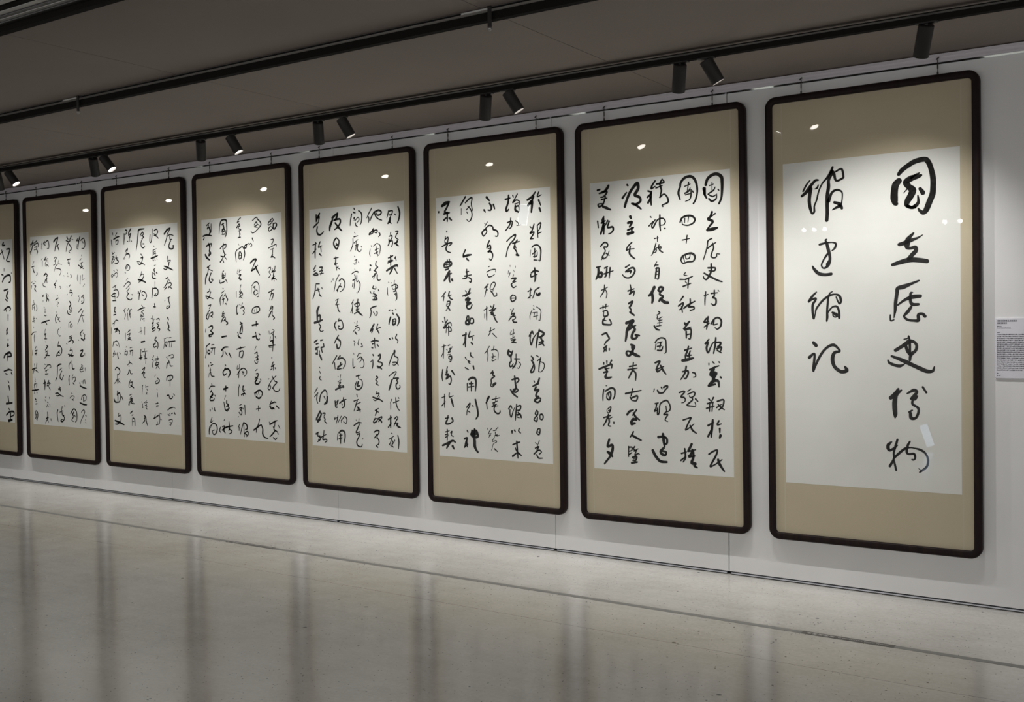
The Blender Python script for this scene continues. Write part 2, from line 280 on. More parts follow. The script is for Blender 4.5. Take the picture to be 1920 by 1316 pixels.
# brush strokes of every column, in millimetres on the sheet: x,z from the panel centre (width: points)
INK = [
["156,690,31 140,671,36 134,638,36 133,604,38 138,581,29 142,576,22;156,724,18 174,745,24 202,764,24 235,781,26 282,787,26 301,768,26 313,733,26 321,688,28 321,644,28 318,611,30 303,572,30 288,535,28 273,521,22 256,533,15 250,543,9;264,709,13 247,704,22 217,698,31 191,680,31 206,656,29 223,637,37 212,608,33 199,587,31 194,565,22 216,552,15 237,559,20 250,576,15 248,610,7;256,721,7 234,712,11 217,700,13;195,644,7 179,627,4;259,642,17 272,621,24;198,560,18 216,550,15 233,553,18;226,422,9 199,392,24 195,370,29 195,352,22 210,346,15 234,350,18 236,332,22 220,314,22 201,293,20;270,410,4 245,396,11 210,385,20 178,373,22 156,368,18;122,267,16 166,279,24 209,288,26 252,284,24 289,277,22;250,181,9 219,169,13 176,153,24 147,145,20 143,120,18 136,74,18 134,40,16 131,18,11 127,-5,4;127,-14,7 111,-18,9 109,11,7;256,103,18 225,101,22 197,93,18 175,82,13 147,61,9;219,122,7 210,118,13 208,84,15 217,63,18 247,62,13;212,50,13 197,28,18 181,10,13 177,1,11 194,-15,13 225,-20,13 246,-18,18 246,9,15 266,13,15 278,1,17;134,-170,18 163,-152,18 185,-137,20 202,-125,22 224,-128,15 237,-146,15 232,-171,15 215,-186,18 206,-202,15 204,-220,13;185,-150,16 193,-175,16 206,-191,18;204,-119,13 204,-157,13 204,-184,13;176,-114,7 194,-109,7 198,-96,7 202,-112,11;114,-200,11 151,-214,18 184,-229,22 227,-250,20 259,-265,22 287,-276,20 313,-274,15 321,-253,7;96,-221,9 103,-234,14 129,-246,16 156,-250,16 180,-239,4;146,-368,13 130,-393,20 108,-414,20;161,-374,9 135,-398,22 128,-434,25 128,-469,25 130,-498,22 129,-514,9;189,-390,7 220,-373,18 237,-379,13 226,-398,18 213,-412,16;207,-416,11 226,-418,15 239,-402,9;217,-418,11 215,-443,13 241,-461,13 243,-485,13 230,-513,13 208,-514,18 204,-489,16 197,-485,9 213,-475,9;265,-356,11 282,-383,11;111,-640,7 95,-655,18 93,-673,18 102,-684,14 122,-672,11 139,-657,7;140,-627,11 131,-658,13 121,-695,11 121,-727,11 101,-765,14;121,-736,11 128,-763,11 132,-784,11;119,-727,9 141,-703,13 177,-671,13 203,-665,7 224,-667,7 252,-674,13 276,-691,11 288,-722,11 282,-756,11 260,-778,11 247,-788,7;201,-634,9 190,-655,13 185,-687,13 194,-698,11 220,-696,13 226,-714,11 220,-726,9 211,-726,9;254,-778,7 241,-768,2",
"-300,734,7 -319,712,10 -337,680,10;-255,732,9 -271,731,14 -296,705,17 -320,674,19 -344,655,14;-255,706,7 -262,691,12 -274,687,5;-296,689,21 -301,658,19 -304,625,19 -299,587,17 -290,558,10 -278,567,12 -277,597,9 -265,627,9 -253,673,9 -234,712,9 -207,742,12 -186,775,14 -179,793,12;-184,761,21 -200,727,16 -201,692,19 -208,646,19 -209,599,19 -209,552,19 -212,517,19;-181,770,19 -172,760,16 -161,721,12 -128,730,12 -123,741,12 -132,779,12 -163,768,9;-201,617,19 -185,658,14 -159,672,12 -133,661,9 -129,635,7 -134,598,7;-171,608,14 -143,596,19 -132,574,14;-143,587,19 -167,577,12 -183,569,5;-213,417,7 -220,413,9 -213,394,16 -206,365,19 -199,337,16 -197,308,16 -207,285,24 -214,272,14 -231,265,9 -242,280,9 -233,305,9 -218,328,12 -206,342,12;-251,391,12 -222,397,12 -187,399,7 -166,391,12 -171,368,12 -187,355,5;-290,277,10 -278,258,17 -257,238,19 -224,230,17 -191,233,16;-270,140,7 -292,119,14 -314,89,10 -297,100,10 -275,107,12 -277,95,12 -290,76,14 -292,48,14 -290,19,14 -286,-2,10 -278,24,7 -273,48,10 -254,76,12 -230,101,12 -201,119,12 -173,125,9 -150,117,14 -141,91,14 -148,75,9 -157,87,9 -166,111,7;-185,140,5 -199,131,9 -208,107,12 -211,77,12 -214,41,12 -214,6,14 -217,-15,9;-209,32,9 -188,57,9 -164,61,12 -153,40,12 -151,17,14 -151,0,12;-186,29,12 -167,19,19;-186,17,7 -174,5,7 -160,10,9;-289,-129,17 -275,-144,19;-312,-208,17 -285,-187,12 -285,-220,14 -290,-256,14 -291,-282,10 -281,-256,12 -261,-213,14 -237,-175,14 -208,-149,14 -180,-142,16 -157,-161,12 -150,-175,12 -171,-179,16 -183,-191,19 -188,-219,21 -181,-250,19 -163,-271,19 -139,-283,19 -114,-275,21 -123,-257,12"],
["19.3:302,759 312,789 336,808 368,814 396,794 400,763 399,720 394,677 380,647;15.6:297,737 292,712 306,684;23.4:292,738 297,702;7.7:325,752 349,759;7.7:340,768 339,716;9.7:320,709 348,724 358,741;9.6:315,705 343,690 367,701;11.6:320,679 338,664 362,675 367,696;11.6:376,726 381,721;15.6:337,603 327,577 313,565 341,550 322,525 308,509;11.6:356,593 332,577;19.3:308,504 340,507 368,513;9.8:335,455 311,443 306,413 296,378 282,339;9.7:306,399 330,416 358,431;9.6:339,428 344,402 334,376 329,354 347,345 361,353 362,366 380,365;11.8:328,312 328,273 313,243 299,226 285,231 280,244;11.7:309,291 351,289 346,272 314,274;11.6:285,262 327,238 364,219 392,209;9.8:293,156 288,116 287,81;9.8:283,134 307,142;11.6:326,146 363,149;11.7:345,163 344,132 335,124 353,114 353,88 339,80 325,89;7.7:368,162 373,157;11.7:295,6 281,-15 309,-12;11.7:305,15 300,-25 295,-55;9.8:281,-42 314,-20;11.7:323,-25 342,1 366,9 384,-9 379,-39 360,-56 346,-47;9.7:342,-8 337,-30 361,-26;11.7:308,-113 284,-139 303,-130 293,-161 302,-188 316,-161 331,-135 350,-122;11.7:350,-104 345,-148 335,-192;11.7:350,-131 378,-131 373,-148 359,-153;11.7:378,-135 358,-166;11.6:354,-166 382,-157 377,-179;11.6:358,-175 381,-188;9.8:306,-249 306,-258;9.7:329,-240 339,-249;9.7:367,-240 371,-245;11.6:310,-284 338,-271 366,-262;23.4:333,-278 319,-313 347,-304 328,-340;31.2:328,-309 337,-348;19.4:304,-375 332,-348 360,-348 365,-379;19.5:304,-375 342,-366;15.5:375,-326 379,-330;11.7:303,-450 312,-459;11.7:331,-441 317,-468;11.7:293,-477 331,-467;11.7:288,-504 335,-489;11.8:307,-472 306,-521;11.7:326,-472 321,-520;11.7:354,-462 391,-453 386,-488 363,-510;9.7:349,-498 377,-479;11.6:359,-480 372,-493 395,-509;15.6:296,-601 329,-582;15.7:325,-569 319,-617 314,-666;15.7:295,-663 319,-617;11.7:362,-572 352,-594 376,-589;15.6:366,-616 366,-638;19.5:370,-655 365,-668;11.7:298,-764 327,-745 350,-739 340,-771 316,-812 306,-834 335,-820 377,-791;15.5:354,-792 363,-818 390,-856",
"15.8:145,760 150,786 174,810 208,816 232,800 246,768 250,724 239,681 225,660;15.9:140,751 134,725 144,689;9.9:174,762 207,772;9.9:198,782 188,730;9.9:173,722 197,733 207,750;9.9:178,713 211,719;9.9:212,741 211,705 201,684 177,677;11.8:221,731 226,722;11.9:142,560 152,582 181,593 214,590 233,571 223,550 189,539 156,546;8:151,573 156,550;7.9:171,580 170,554;7.9:195,587 190,557;9.9:154,457 198,463;9.9:184,482 178,438;12:143,342 153,364 182,376 211,378 230,360 220,334 186,331 157,324 143,342;8:158,359 167,332;7.9:172,367 177,349 196,353 201,374;7.9:171,271 161,258 180,253;11.9:170,231 214,247;11.9:136,233 175,231;11.9:190,239 184,182;9.9:170,218 179,209;11.9:155,192 203,208;12:154,134 134,108;12:124,81 154,98 143,67 129,59;12:144,76 148,45;11.9:158,67 182,84 226,105;11.9:197,119 197,93 187,75 216,74 220,61 196,53;15.9:161,-18 171,-27 191,-9;11.9:181,-23 161,-44 156,-53 200,-41;11.9:161,-58 199,-54 194,-107 184,-107;14:170,-67 170,-103;11.9:170,-85 194,-81;11.9:159,-174 203,-161;12:183,-152 173,-183 163,-205 163,-227;12:193,-178 178,-210;11.9:173,-205 202,-201;11.9:188,-192 187,-227;19.8:144,-232 178,-227 211,-218;12:143,-297 176,-292 176,-315 161,-337 152,-333;12:167,-266 157,-306 132,-342;9.9:205,-301 220,-305 224,-323 210,-328;10:121,-418 146,-409 155,-413 131,-441 150,-445 159,-458 150,-472 135,-476;10:175,-408 194,-395;10:174,-426 208,-412 218,-421 208,-439 189,-444 184,-435;9.9:198,-444 203,-457 183,-475 169,-489 193,-493 221,-492 217,-470;11.9:222,-452 236,-465;9.9:143,-575 172,-565 192,-560 177,-587 162,-619 157,-633 181,-618 210,-595;11.9:186,-605 200,-631 224,-648;12:130,-768 160,-758;12.1:150,-740 154,-790 139,-817;12:125,-809 149,-790;16:194,-711 179,-739 169,-753;11.9:174,-753 218,-742;15.9:198,-743 188,-770 174,-784 212,-778;15.9:203,-751 203,-787 192,-819 216,-822 207,-836 226,-844",
"12.2:-12,810 -32,785 -37,767 -12,779;16.3:-58,756 -43,750;16.3:-63,720 -38,740;16.3:-59,688 -38,722;16.3:-38,749 -43,714 -39,673;12.2:33,815 18,789 27,753 17,713;12.1:-2,791 43,796 38,810;12.1:-7,769 33,779;12.1:17,713 42,729 61,714 70,686 55,674 31,667 35,658;10.2:-45,605 -40,600;10.2:-56,552 -30,577;10.1:-15,585 -36,559 -36,541 -26,545 0,584 34,590 49,571 39,554 19,551;12.2:15,610 14,556 18,520;12.1:43,531 48,531;8.1:-22,477 3,480;8.1:-2,489 -3,458;8.2:-13,449 -23,418 -34,392 -44,379;8.2:-33,396 -13,418 -13,400 -34,392;8.1:-8,422 17,430;8.1:7,439 2,421 22,425 7,403;10.1:2,421 16,403 31,393;10.2:-25,315 -9,341;10.2:-20,323 0,322;12.3:-10,307 -16,275 -21,244;12.2:-15,302 5,301 -1,243 -11,243;8.1:-15,284 0,288;8.1:-16,266 -1,270;20.6:-27,194 -47,159 -63,146;20.5:-42,158 -38,127 -43,104;16.3:-2,175 8,193 28,188 18,170 -2,171;16.3:13,170 7,152 27,138 7,121 2,112;20.2:12,125 36,106 61,101 56,106;8.2:-4,53 6,44 -15,31;8.1:-10,26 -10,8 20,21;8.1:-5,-1 20,3;8.2:5,12 4,-28;8.1:-10,-15 20,-11;8.1:-16,-33 14,-29;12.2:-31,-32 -16,-51 4,-56;10.2:-27,-128 -12,-110 13,-101 38,-110 42,-146 42,-182 32,-191;8.2:-22,-137 -28,-169;10.2:-12,-132 18,-124;12.2:8,-128 2,-160;10.2:-13,-151 12,-146;10.2:-13,-173 12,-173 22,-151;12.3:-29,-246 1,-237 -14,-264 -25,-287;12.2:-15,-282 25,-268;12.2:-20,-285 -15,-298 15,-280;12.2:6,-262 20,-289 39,-312;8.2:-37,-399 -42,-417;12.2:-17,-407 -7,-421 18,-420 33,-407;12.2:8,-389 13,-398;12.2:23,-389 43,-379 48,-388 28,-407;12.3:-33,-485 -13,-480;10.3:-23,-485 -29,-512 -39,-531 -19,-521;10.2:-19,-512 -19,-548 -9,-539 -3,-493 12,-475 42,-465 61,-492 61,-519 41,-528 36,-497;10.2:41,-528 21,-547 46,-546 35,-565 30,-579 45,-587;20.4:-16,-680 19,-674;16.3:14,-674 38,-687 38,-714 18,-720;20.4:14,-661 18,-697 23,-733;16.4:18,-742 -3,-762 7,-779 27,-783 32,-764 2,-761;20.4:-53,-760 -33,-795 -4,-821 36,-823",
"16.7:-194,804 -189,799;16.7:-226,729 -200,759;20.8:-212,677 -201,709 -180,753 -153,787 -127,807 -123,775 -144,745 -139,735 -114,724 -109,701 -140,685 -165,692;16.5:-155,691 -130,675 -105,655;20.8:-177,615 -172,606;16.7:-193,580 -167,582 -183,556;14.5:-194,538 -157,550;16.6:-168,550 -168,523;24.9:-194,516 -158,522;10.4:-169,464 -195,442 -206,420 -190,424 -154,426;12.5:-180,441 -186,405 -176,386 -150,366;12.5:-213,319 -187,332;12.6:-213,293 -187,310 -162,314 -152,295 -167,268 -193,256 -219,261 -234,276;12.5:-203,293 -177,296 -183,283;12.5:-200,178 -159,190;10.5:-184,214 -179,181 -190,163;12.5:-190,159 -159,176 -164,149;12.6:-196,104 -170,117 -181,94 -191,81 -181,67 -187,48;16.7:-187,53 -161,34;21:-214,-11 -188,-2 -167,2 -188,-21 -209,-53 -215,-89 -221,-117;12.5:-199,-53 -173,-35 -152,-26;16.6:-178,-25 -158,-49 -173,-71 -179,-99 -158,-104 -143,-90 -158,-81 -128,-86;16.8:-185,-140 -164,-150 -175,-173 -191,-182;16.7:-180,-154 -175,-182 -201,-205 -217,-191 -206,-177 -170,-191;20.8:-186,-186 -155,-200 -130,-209;12.5:-197,-269 -151,-260;12.6:-171,-246 -177,-288;12.5:-208,-288 -146,-278;12.6:-172,-281 -193,-318 -204,-337;12.5:-177,-290 -157,-309 -158,-350;12.5:-226,-430 -174,-419 -123,-409;12.6:-179,-401 -190,-443;12.6:-195,-452 -185,-470;12.6:-190,-457 -149,-442 -155,-470 -180,-470;14.7:-218,-555 -202,-536 -176,-526;12.6:-155,-525 -182,-558;14.6:-176,-544 -161,-567 -136,-584;20.9:-193,-600 -177,-581 -157,-585;25.1:-188,-609 -167,-604;12.6:-178,-655 -189,-674 -200,-688;16.7:-184,-678 -158,-691 -128,-704;10.5:-211,-744 -212,-805;10.5:-211,-749 -190,-748 -191,-766 -206,-772;10.5:-206,-790 -191,-780;10.5:-170,-742 -180,-757 -165,-765;10.5:-175,-770 -149,-755;10.4:-160,-765 -170,-793 -150,-783 -140,-787;12.6:-186,-808 -160,-802 -166,-825 -186,-826;8.4:-181,-817 -166,-816;16.8:-192,-841 -156,-834",
"17.1:-394,790 -378,793;17.1:-319,811 -330,794 -351,777 -383,770;12.8:-362,778 -330,775 -352,749 -373,746;12.7:-368,732 -331,738;12.8:-341,748 -358,703 -385,691 -390,706 -353,707;16.9:-358,689 -332,678 -306,666;12.9:-397,604 -392,566;12.8:-354,628 -365,606 -349,586;17.1:-377,528 -360,573 -354,619;17.1:-355,577 -356,526;12.8:-371,592 -344,604;12.8:-328,603 -344,577;12.8:-318,598 -329,562 -297,564 -292,545 -308,528 -324,524;10.7:-379,453 -352,475 -331,464 -336,446 -357,447 -347,423 -358,410;10.6:-353,410 -369,387 -359,377 -337,390 -321,422;10.6:-342,409 -321,394;8.5:-375,373 -358,387;12.9:-408,328 -381,332;12.8:-354,321 -333,329;17.2:-397,325 -398,288 -414,256;17.2:-398,288 -376,296 -376,273 -393,269 -398,283;12.7:-360,286 -297,302;12.8:-339,318 -345,276 -355,267;12.8:-317,321 -324,261;8.5:-378,189 -335,206;8.6:-356,220 -362,183 -389,147;8.5:-351,192 -341,169 -347,141;10.7:-391,81 -332,94;10.7:-369,95 -369,76;10.7:-348,104 -353,80;10.7:-370,62 -343,66 -338,38 -365,34 -364,62;10.7:-354,29 -365,11 -349,6;12.8:-371,11 -371,-13 -350,-18 -318,-18 -318,0 -328,14;12.9:-378,-78 -351,-69 -341,-83 -330,-102 -352,-121 -363,-139;12.8:-368,-158 -347,-144;12.9:-363,-167 -369,-181;12.9:-352,-153 -353,-177;12.8:-331,-163 -332,-172;12.9:-370,-247 -370,-256;12.9:-349,-237 -349,-251;12.8:-317,-233 -328,-251;14.9:-403,-285 -360,-270 -317,-256 -318,-279;12.8:-360,-284 -333,-279;17.1:-360,-282 -344,-301;12.9:-371,-306 -350,-301 -355,-315;17.1:-355,-320 -361,-334 -340,-338 -319,-333;8.6:-357,-385 -351,-385;10.8:-373,-409 -379,-442 -380,-475;12.8:-363,-418 -325,-399 -299,-408 -300,-445 -310,-464;12.9:-352,-437 -331,-422 -326,-446 -337,-469 -353,-460 -352,-437;8.6:-342,-437 -337,-455;8.6:-349,-526 -327,-511 -333,-539 -349,-549 -354,-531;8.6:-343,-535 -333,-530;10.7:-376,-578 -328,-563;10.8:-344,-558 -360,-597 -382,-630;12.8:-344,-577 -339,-600 -345,-624 -329,-628;12.8:-308,-604 -308,-613;8.5:-334,-582 -318,-572;17.3:-341,-708 -353,-751 -321,-740 -321,-773 -338,-811 -359,-836 -376,-856;21.4:-353,-784 -332,-797 -322,-810"],
["14.8:279,766 314,784 339,811;18.6:324,783 304,739;18.6:284,732 314,755 308,688;11.1:364,809 354,781 383,791;14.8:363,759 378,725;18.5:368,709 377,688;11.2:297,598 307,589;11.2:327,612 311,572 296,556 326,562 306,530 296,522 321,521;11.1:351,602 376,617 371,585 351,561;11.1:351,602 355,527;11.1:356,552 380,559;11.1:310,467 325,479 355,478 374,452 373,410 368,381 358,386;5.6:300,451 294,410;11.1:314,426 344,445;11.2:330,458 329,404;9.3:319,409 344,412 349,436;11.1:324,388 348,386;13:303,309 328,321 357,315;13:328,337 327,300;11.2:298,300 302,283 347,298;14.9:328,328 332,278 327,253;9.3:276,192 306,204;9.4:296,212 291,175 290,145;9.3:276,150 306,170;9.3:361,215 331,199 321,174 310,149;11.2:336,182 345,169 365,181 360,165 340,165;7.5:315,103 320,99;7.5:304,74 289,41 289,16;7.4:339,94 369,73 368,40 363,10 353,11;7.5:314,82 324,78;7.5:309,57 339,61;7.4:314,32 349,40;7.5:324,57 319,36;7.5:344,61 338,15;15:282,-89 303,-60 312,-77;11.2:292,-85 287,-110 296,-144 312,-102 342,-69;14.9:357,-48 342,-102 331,-161;14.9:362,-56 391,-73 367,-94 352,-94;18.6:366,-98 381,-123;11.2:356,-131 386,-119 376,-135 351,-144;14.8:376,-131 390,-148;11.3:295,-215 310,-232 300,-245;11.2:335,-211 350,-219;11.2:360,-231 340,-244;11.2:295,-241 310,-270 289,-313 309,-312 319,-283 310,-250;11.2:365,-224 354,-270 349,-312;7.5:364,-249 389,-261 388,-290 368,-312 354,-312;11.2:313,-371 318,-379;15:353,-354 338,-387 303,-405;14.9:318,-396 348,-387;14.9:328,-409 317,-430 347,-425 332,-446 327,-467 347,-471 316,-493 336,-505 356,-496 361,-479 346,-479;11.2:331,-555 320,-577 335,-585 340,-563 331,-555;11.2:325,-593 310,-615 330,-623 335,-597 325,-593;11.2:355,-609 355,-584 370,-579 379,-595 369,-613 355,-609;11.2:339,-672 329,-698 348,-706 354,-672 339,-672;9.3:334,-690 348,-693;7.5:318,-760 328,-768;7.5:348,-746 332,-780;11.3:317,-794 342,-784 327,-806;11.2:307,-832 342,-805 362,-816 347,-830;11.2:327,-835 341,-855 371,-854",
"15.2:112,783 148,788;15.2:138,806 133,760 117,723 121,706 137,717;11.4:169,804 174,791;11.3:204,809 179,773 168,757 194,772 219,762 219,741;9.4:183,748 214,754;15.1:188,739 188,710 213,695;11.3:193,730 213,733 218,703;11.5:152,661 146,624 120,592 109,584;11.4:126,634 161,640 156,606 140,595;7.6:187,642 207,628 207,612;7.5:197,612 227,614;11.5:119,515 150,539 186,554 175,525 144,497 123,460 112,418;11.3:164,500 215,510;11.4:200,519 180,495 189,469;11.3:180,491 174,470 189,453 204,422;18.9:194,427 209,422;5.7:142,362 142,353;5.7:183,356 182,343;5.7:131,328 126,307;5.7:167,331 177,318;7.6:141,314 131,289;7.6:167,301 161,280;11.4:151,276 187,279 161,254 186,258;11.4:156,246 150,238 165,220 186,228;11.4:160,174 144,157 154,132 180,144 180,165 160,174;9.5:149,153 175,153;9.5:143,81 148,77;9.5:163,85 148,56;9.6:148,51 173,55 137,22 127,9;9.5:142,34 173,38 178,26 162,13;13.3:157,13 167,0 188,0;7.7:146,-55 136,-76;7.6:162,-46 156,-106;7.6:141,-80 171,-68;7.6:140,-106 171,-93;11.5:145,-114 176,-110 150,-127;15.2:150,-127 181,-131;15.3:124,-178 118,-199 139,-216 154,-182;15.3:119,-182 144,-191;15.3:139,-208 143,-250;11.4:180,-203 179,-250;11.4:169,-233 210,-233;11.5:138,-251 128,-268 138,-285 158,-264;11.4:153,-293 174,-268 184,-242;7.6:199,-251 214,-267 199,-293 189,-289;7.6:148,-281 173,-285;13.3:147,-366 188,-357 198,-369 182,-386;15.3:167,-344 172,-391 176,-421 156,-434 171,-446 192,-433 182,-420;15.2:135,-430 150,-451 171,-467 186,-476;11.5:118,-554 134,-532 144,-549;9.6:128,-558 128,-588 138,-605 149,-575 164,-544;11.5:180,-522 174,-574 168,-625;11.4:185,-535 210,-530 205,-556 185,-560;11.4:190,-573 215,-598;15.2:184,-590 205,-585 214,-606;11.4:184,-603 199,-607;15.4:142,-694 142,-707;15.3:162,-689 167,-697;11.4:198,-675 193,-692 208,-704;11.4:146,-782 182,-767 202,-762;13.4:177,-759 181,-810 185,-865;11.5:166,-802 176,-823;15.3:145,-855 176,-832;15.2:186,-831 211,-846",
"19.4:-33,807 -12,784;15.5:-12,767 3,744 -3,723 -24,725;15.6:-55,727 -45,713;15.4:19,756 29,729;7.8:-51,641 -46,636;7.8:-30,648 -52,619;11.7:-63,560 -73,582 -47,602 -36,584 -58,560;11.6:-46,606 -15,626 11,615 16,598 42,588 52,570 47,553 31,554;11.7:-16,527 -32,498 -38,481;11.7:-33,485 -11,497 -7,471 -28,455 -7,458 9,436 3,410 -8,402 -18,411;9.7:-27,476 -6,479;7.8:-24,360 -13,364;7.7:-40,326 -9,338 28,341 28,324;7.7:-35,313 -25,295 1,298 22,310;7.8:-52,231 -26,248;9.8:-58,223 -36,235;7.8:-36,248 -48,205 -59,167;7.8:-42,209 -32,213;7.8:-16,217 -5,247 16,259 27,246 10,217 -11,213;7.8:10,217 5,195;9.7:-11,204 10,182 15,169 36,173 36,190;9.8:-65,81 -33,97;9.8:-44,106 -45,54 -45,16;7.8:-60,55 -61,29;11.7:-12,106 -7,97;11.7:14,114 3,88 -23,76;11.6:-2,75 29,92;11.6:-13,63 19,79;11.6:8,62 -8,54 24,45;11.6:8,54 18,28 33,6 39,2;7.8:-25,-58 17,-41;7.8:-14,-32 -20,-66 -36,-88;9.7:1,-71 32,-97;7.9:-27,-153 -48,-183 -64,-200;7.8:-43,-179 -38,-213 -44,-252;7.8:10,-153 4,-178;7.8:-11,-178 20,-174 41,-191 40,-238;7.8:-1,-200 4,-230;7.8:-12,-222 19,-217;7.8:4,-209 -7,-247 24,-238;11.7:-3,-313 -19,-330;11.7:-14,-326 2,-321 -3,-339 12,-347 -14,-365 -15,-391 -20,-408 -5,-416;11.7:-4,-403 6,-394 22,-390 6,-407 -10,-416;11.8:-59,-521 -43,-499 -32,-477 -48,-495 -54,-521 -49,-560;9.7:-11,-498 52,-484;9.7:21,-476 15,-510;9.7:-6,-520 31,-506;9.7:15,-510 -1,-533 25,-527;9.7:-12,-542 36,-536;11.6:15,-536 4,-558 14,-579 35,-587 51,-578 51,-565;5.9:-51,-684 -46,-697;5.9:-14,-682 -35,-705 -41,-723;5.9:-46,-723 -20,-717;5.9:-36,-731 -25,-726 -41,-744;7.8:33,-676 7,-699;5.8:-4,-699 23,-694;7.8:12,-707 12,-729;7.8:6,-733 27,-724 22,-733 43,-727;5.9:6,-742 -15,-769 16,-763 21,-771 -5,-786 -16,-817 -21,-826;11.7:5,-816 26,-832",
"12:-203,824 -231,787 -248,767;8:-237,749 -238,709;11.8:-204,785 -171,809 -150,812 -156,773 -146,729;9.9:-199,737 -167,761;9.9:-194,724 -184,710;9.9:-183,758 -162,739 -151,703 -163,670 -179,662 -195,676;12:-209,477 -226,447 -226,434;15.8:-226,434 -193,441 -161,444;15.9:-199,420 -183,406;11.9:-206,333 -184,336;11.9:-200,350 -201,320;12:-200,336 -201,297 -234,289;11.9:-217,306 -163,313;11.9:-185,296 -164,283 -169,265 -180,270;12:-213,210 -203,201;16:-175,222 -192,192 -236,176;11.9:-214,175 -170,196;15.9:-192,166 -214,149 -176,157 -204,131 -171,130 -204,114 -194,92 -172,96 -161,117;12:-200,44 -206,26 -189,17 -189,44 -200,44;16:-211,13 -212,-4 -190,-9 -190,13 -211,13;11.9:-173,30 -179,0 -152,0 -152,26 -173,30;12:-240,-83 -207,-74;14:-213,-65 -219,-109 -219,-157;12:-236,-144 -213,-105;11.9:-180,-57 -191,-92 -148,-83;11.9:-164,-96 -159,-114;15.9:-170,-131 -160,-140;12:-221,-227 -210,-240;11.9:-177,-196 -177,-214 -156,-227;12:-199,-249 -183,-253;12:-194,-259 -183,-267;12:-222,-294 -195,-307;15.9:-157,-284 -152,-302;12:-207,-399 -208,-447;15.9:-196,-372 -169,-359 -142,-367 -137,-402 -143,-446;15.9:-175,-390 -175,-446;11.9:-191,-399 -158,-398;11.9:-197,-421 -153,-415;10:-215,-553 -188,-526 -193,-548 -210,-574 -216,-605;10:-215,-557 -199,-539;10:-205,-579 -189,-587;11.9:-166,-542 -161,-551;15.9:-144,-502 -129,-559 -124,-602 -141,-629;16:-212,-709 -207,-718;16.1:-235,-763 -213,-757 -224,-784 -236,-820;16.1:-219,-780 -214,-815;12:-236,-816 -208,-797;19.9:-153,-697 -164,-751;15.9:-185,-730 -153,-715;19.9:-174,-707 -175,-742 -137,-723 -126,-740 -143,-749 -164,-742;15.9:-174,-716 -142,-706 -126,-722;23.8:-159,-750 -154,-776 -154,-803 -144,-828 -128,-845",
"16.3:-425,740 -425,736;24.2:-396,778 -368,793 -335,800;16.2:-341,791 -358,762 -375,737 -347,730;16.1:-381,724 -336,729;16.2:-353,731 -354,673;16.2:-381,684 -364,696;20.1:-337,694 -320,680;12.2:-360,608 -360,603;10.2:-372,573 -378,543;10.2:-372,556 -350,568 -356,533 -378,534;12.1:-401,509 -362,524 -323,531 -323,522 -345,510;12.1:-356,519 -368,494 -357,475 -330,465;12.2:-358,418 -364,383;12.1:-341,422 -342,387;14.2:-387,380 -375,401 -331,404 -325,386 -348,374 -381,370 -387,384;12.1:-381,388 -331,390;16.2:-376,353 -348,360;20.4:-343,342 -366,307 -388,281;16.2:-349,324 -326,328;16.2:-343,315 -344,289 -338,271;20.2:-322,288 -316,279;12.3:-378,206 -407,176;12.2:-390,180 -396,149;12.1:-345,209 -351,183 -335,161 -318,156;10.1:-357,179 -329,187;10.2:-363,144 -341,143 -347,117 -369,113 -363,139;8.1:-363,126 -346,130;10.2:-352,112 -375,82;16.2:-353,99 -342,86;12.2:-387,38 -382,-2;12.3:-404,11 -399,7;12.2:-365,20 -388,-11;12.2:-399,-29 -360,-2 -338,2 -332,-16;12.3:-365,-2 -383,-29 -399,-33;10.2:-371,-29 -378,-64;10.2:-371,-33 -344,-25 -333,-51 -350,-56;12.2:-355,-20 -356,-82;8.2:-413,-158 -379,-149;10.2:-396,-144 -402,-198 -403,-233;8.2:-420,-224 -402,-193;10.2:-362,-149 -346,-144;8.1:-329,-157 -329,-162;8.1:-374,-175 -368,-180;10.2:-352,-171 -335,-166 -363,-197 -341,-188;8.1:-369,-211 -341,-206;12.2:-358,-224 -336,-219 -336,-241 -358,-233;12.2:-347,-255 -336,-250;12.3:-410,-310 -416,-354 -411,-385;12.3:-370,-291 -382,-332;12.2:-388,-345 -360,-340 -383,-372 -349,-353 -339,-380 -350,-406 -361,-402;10.2:-371,-318 -377,-354;16.2:-332,-317 -310,-344;10.2:-419,-497 -391,-487;10.2:-396,-474 -397,-523 -397,-563;10.2:-420,-551 -391,-523;10.1:-357,-464 -357,-491 -324,-481;16.2:-341,-504 -335,-521 -325,-552;12.3:-370,-616 -377,-652;12.3:-393,-634 -365,-629;16.3:-337,-632 -327,-650;12.2:-382,-647 -388,-670 -360,-669 -332,-654;10.2:-395,-726 -361,-716;12.3:-378,-708 -379,-779;10.2:-395,-744 -367,-738;10.2:-395,-762 -367,-747;10.2:-350,-729 -339,-719 -345,-742 -328,-754;16.2:-419,-817 -368,-796 -334,-781 -312,-789;16.4:-357,-796 -374,-815 -385,-833;20.3:-335,-817 -324,-834"],
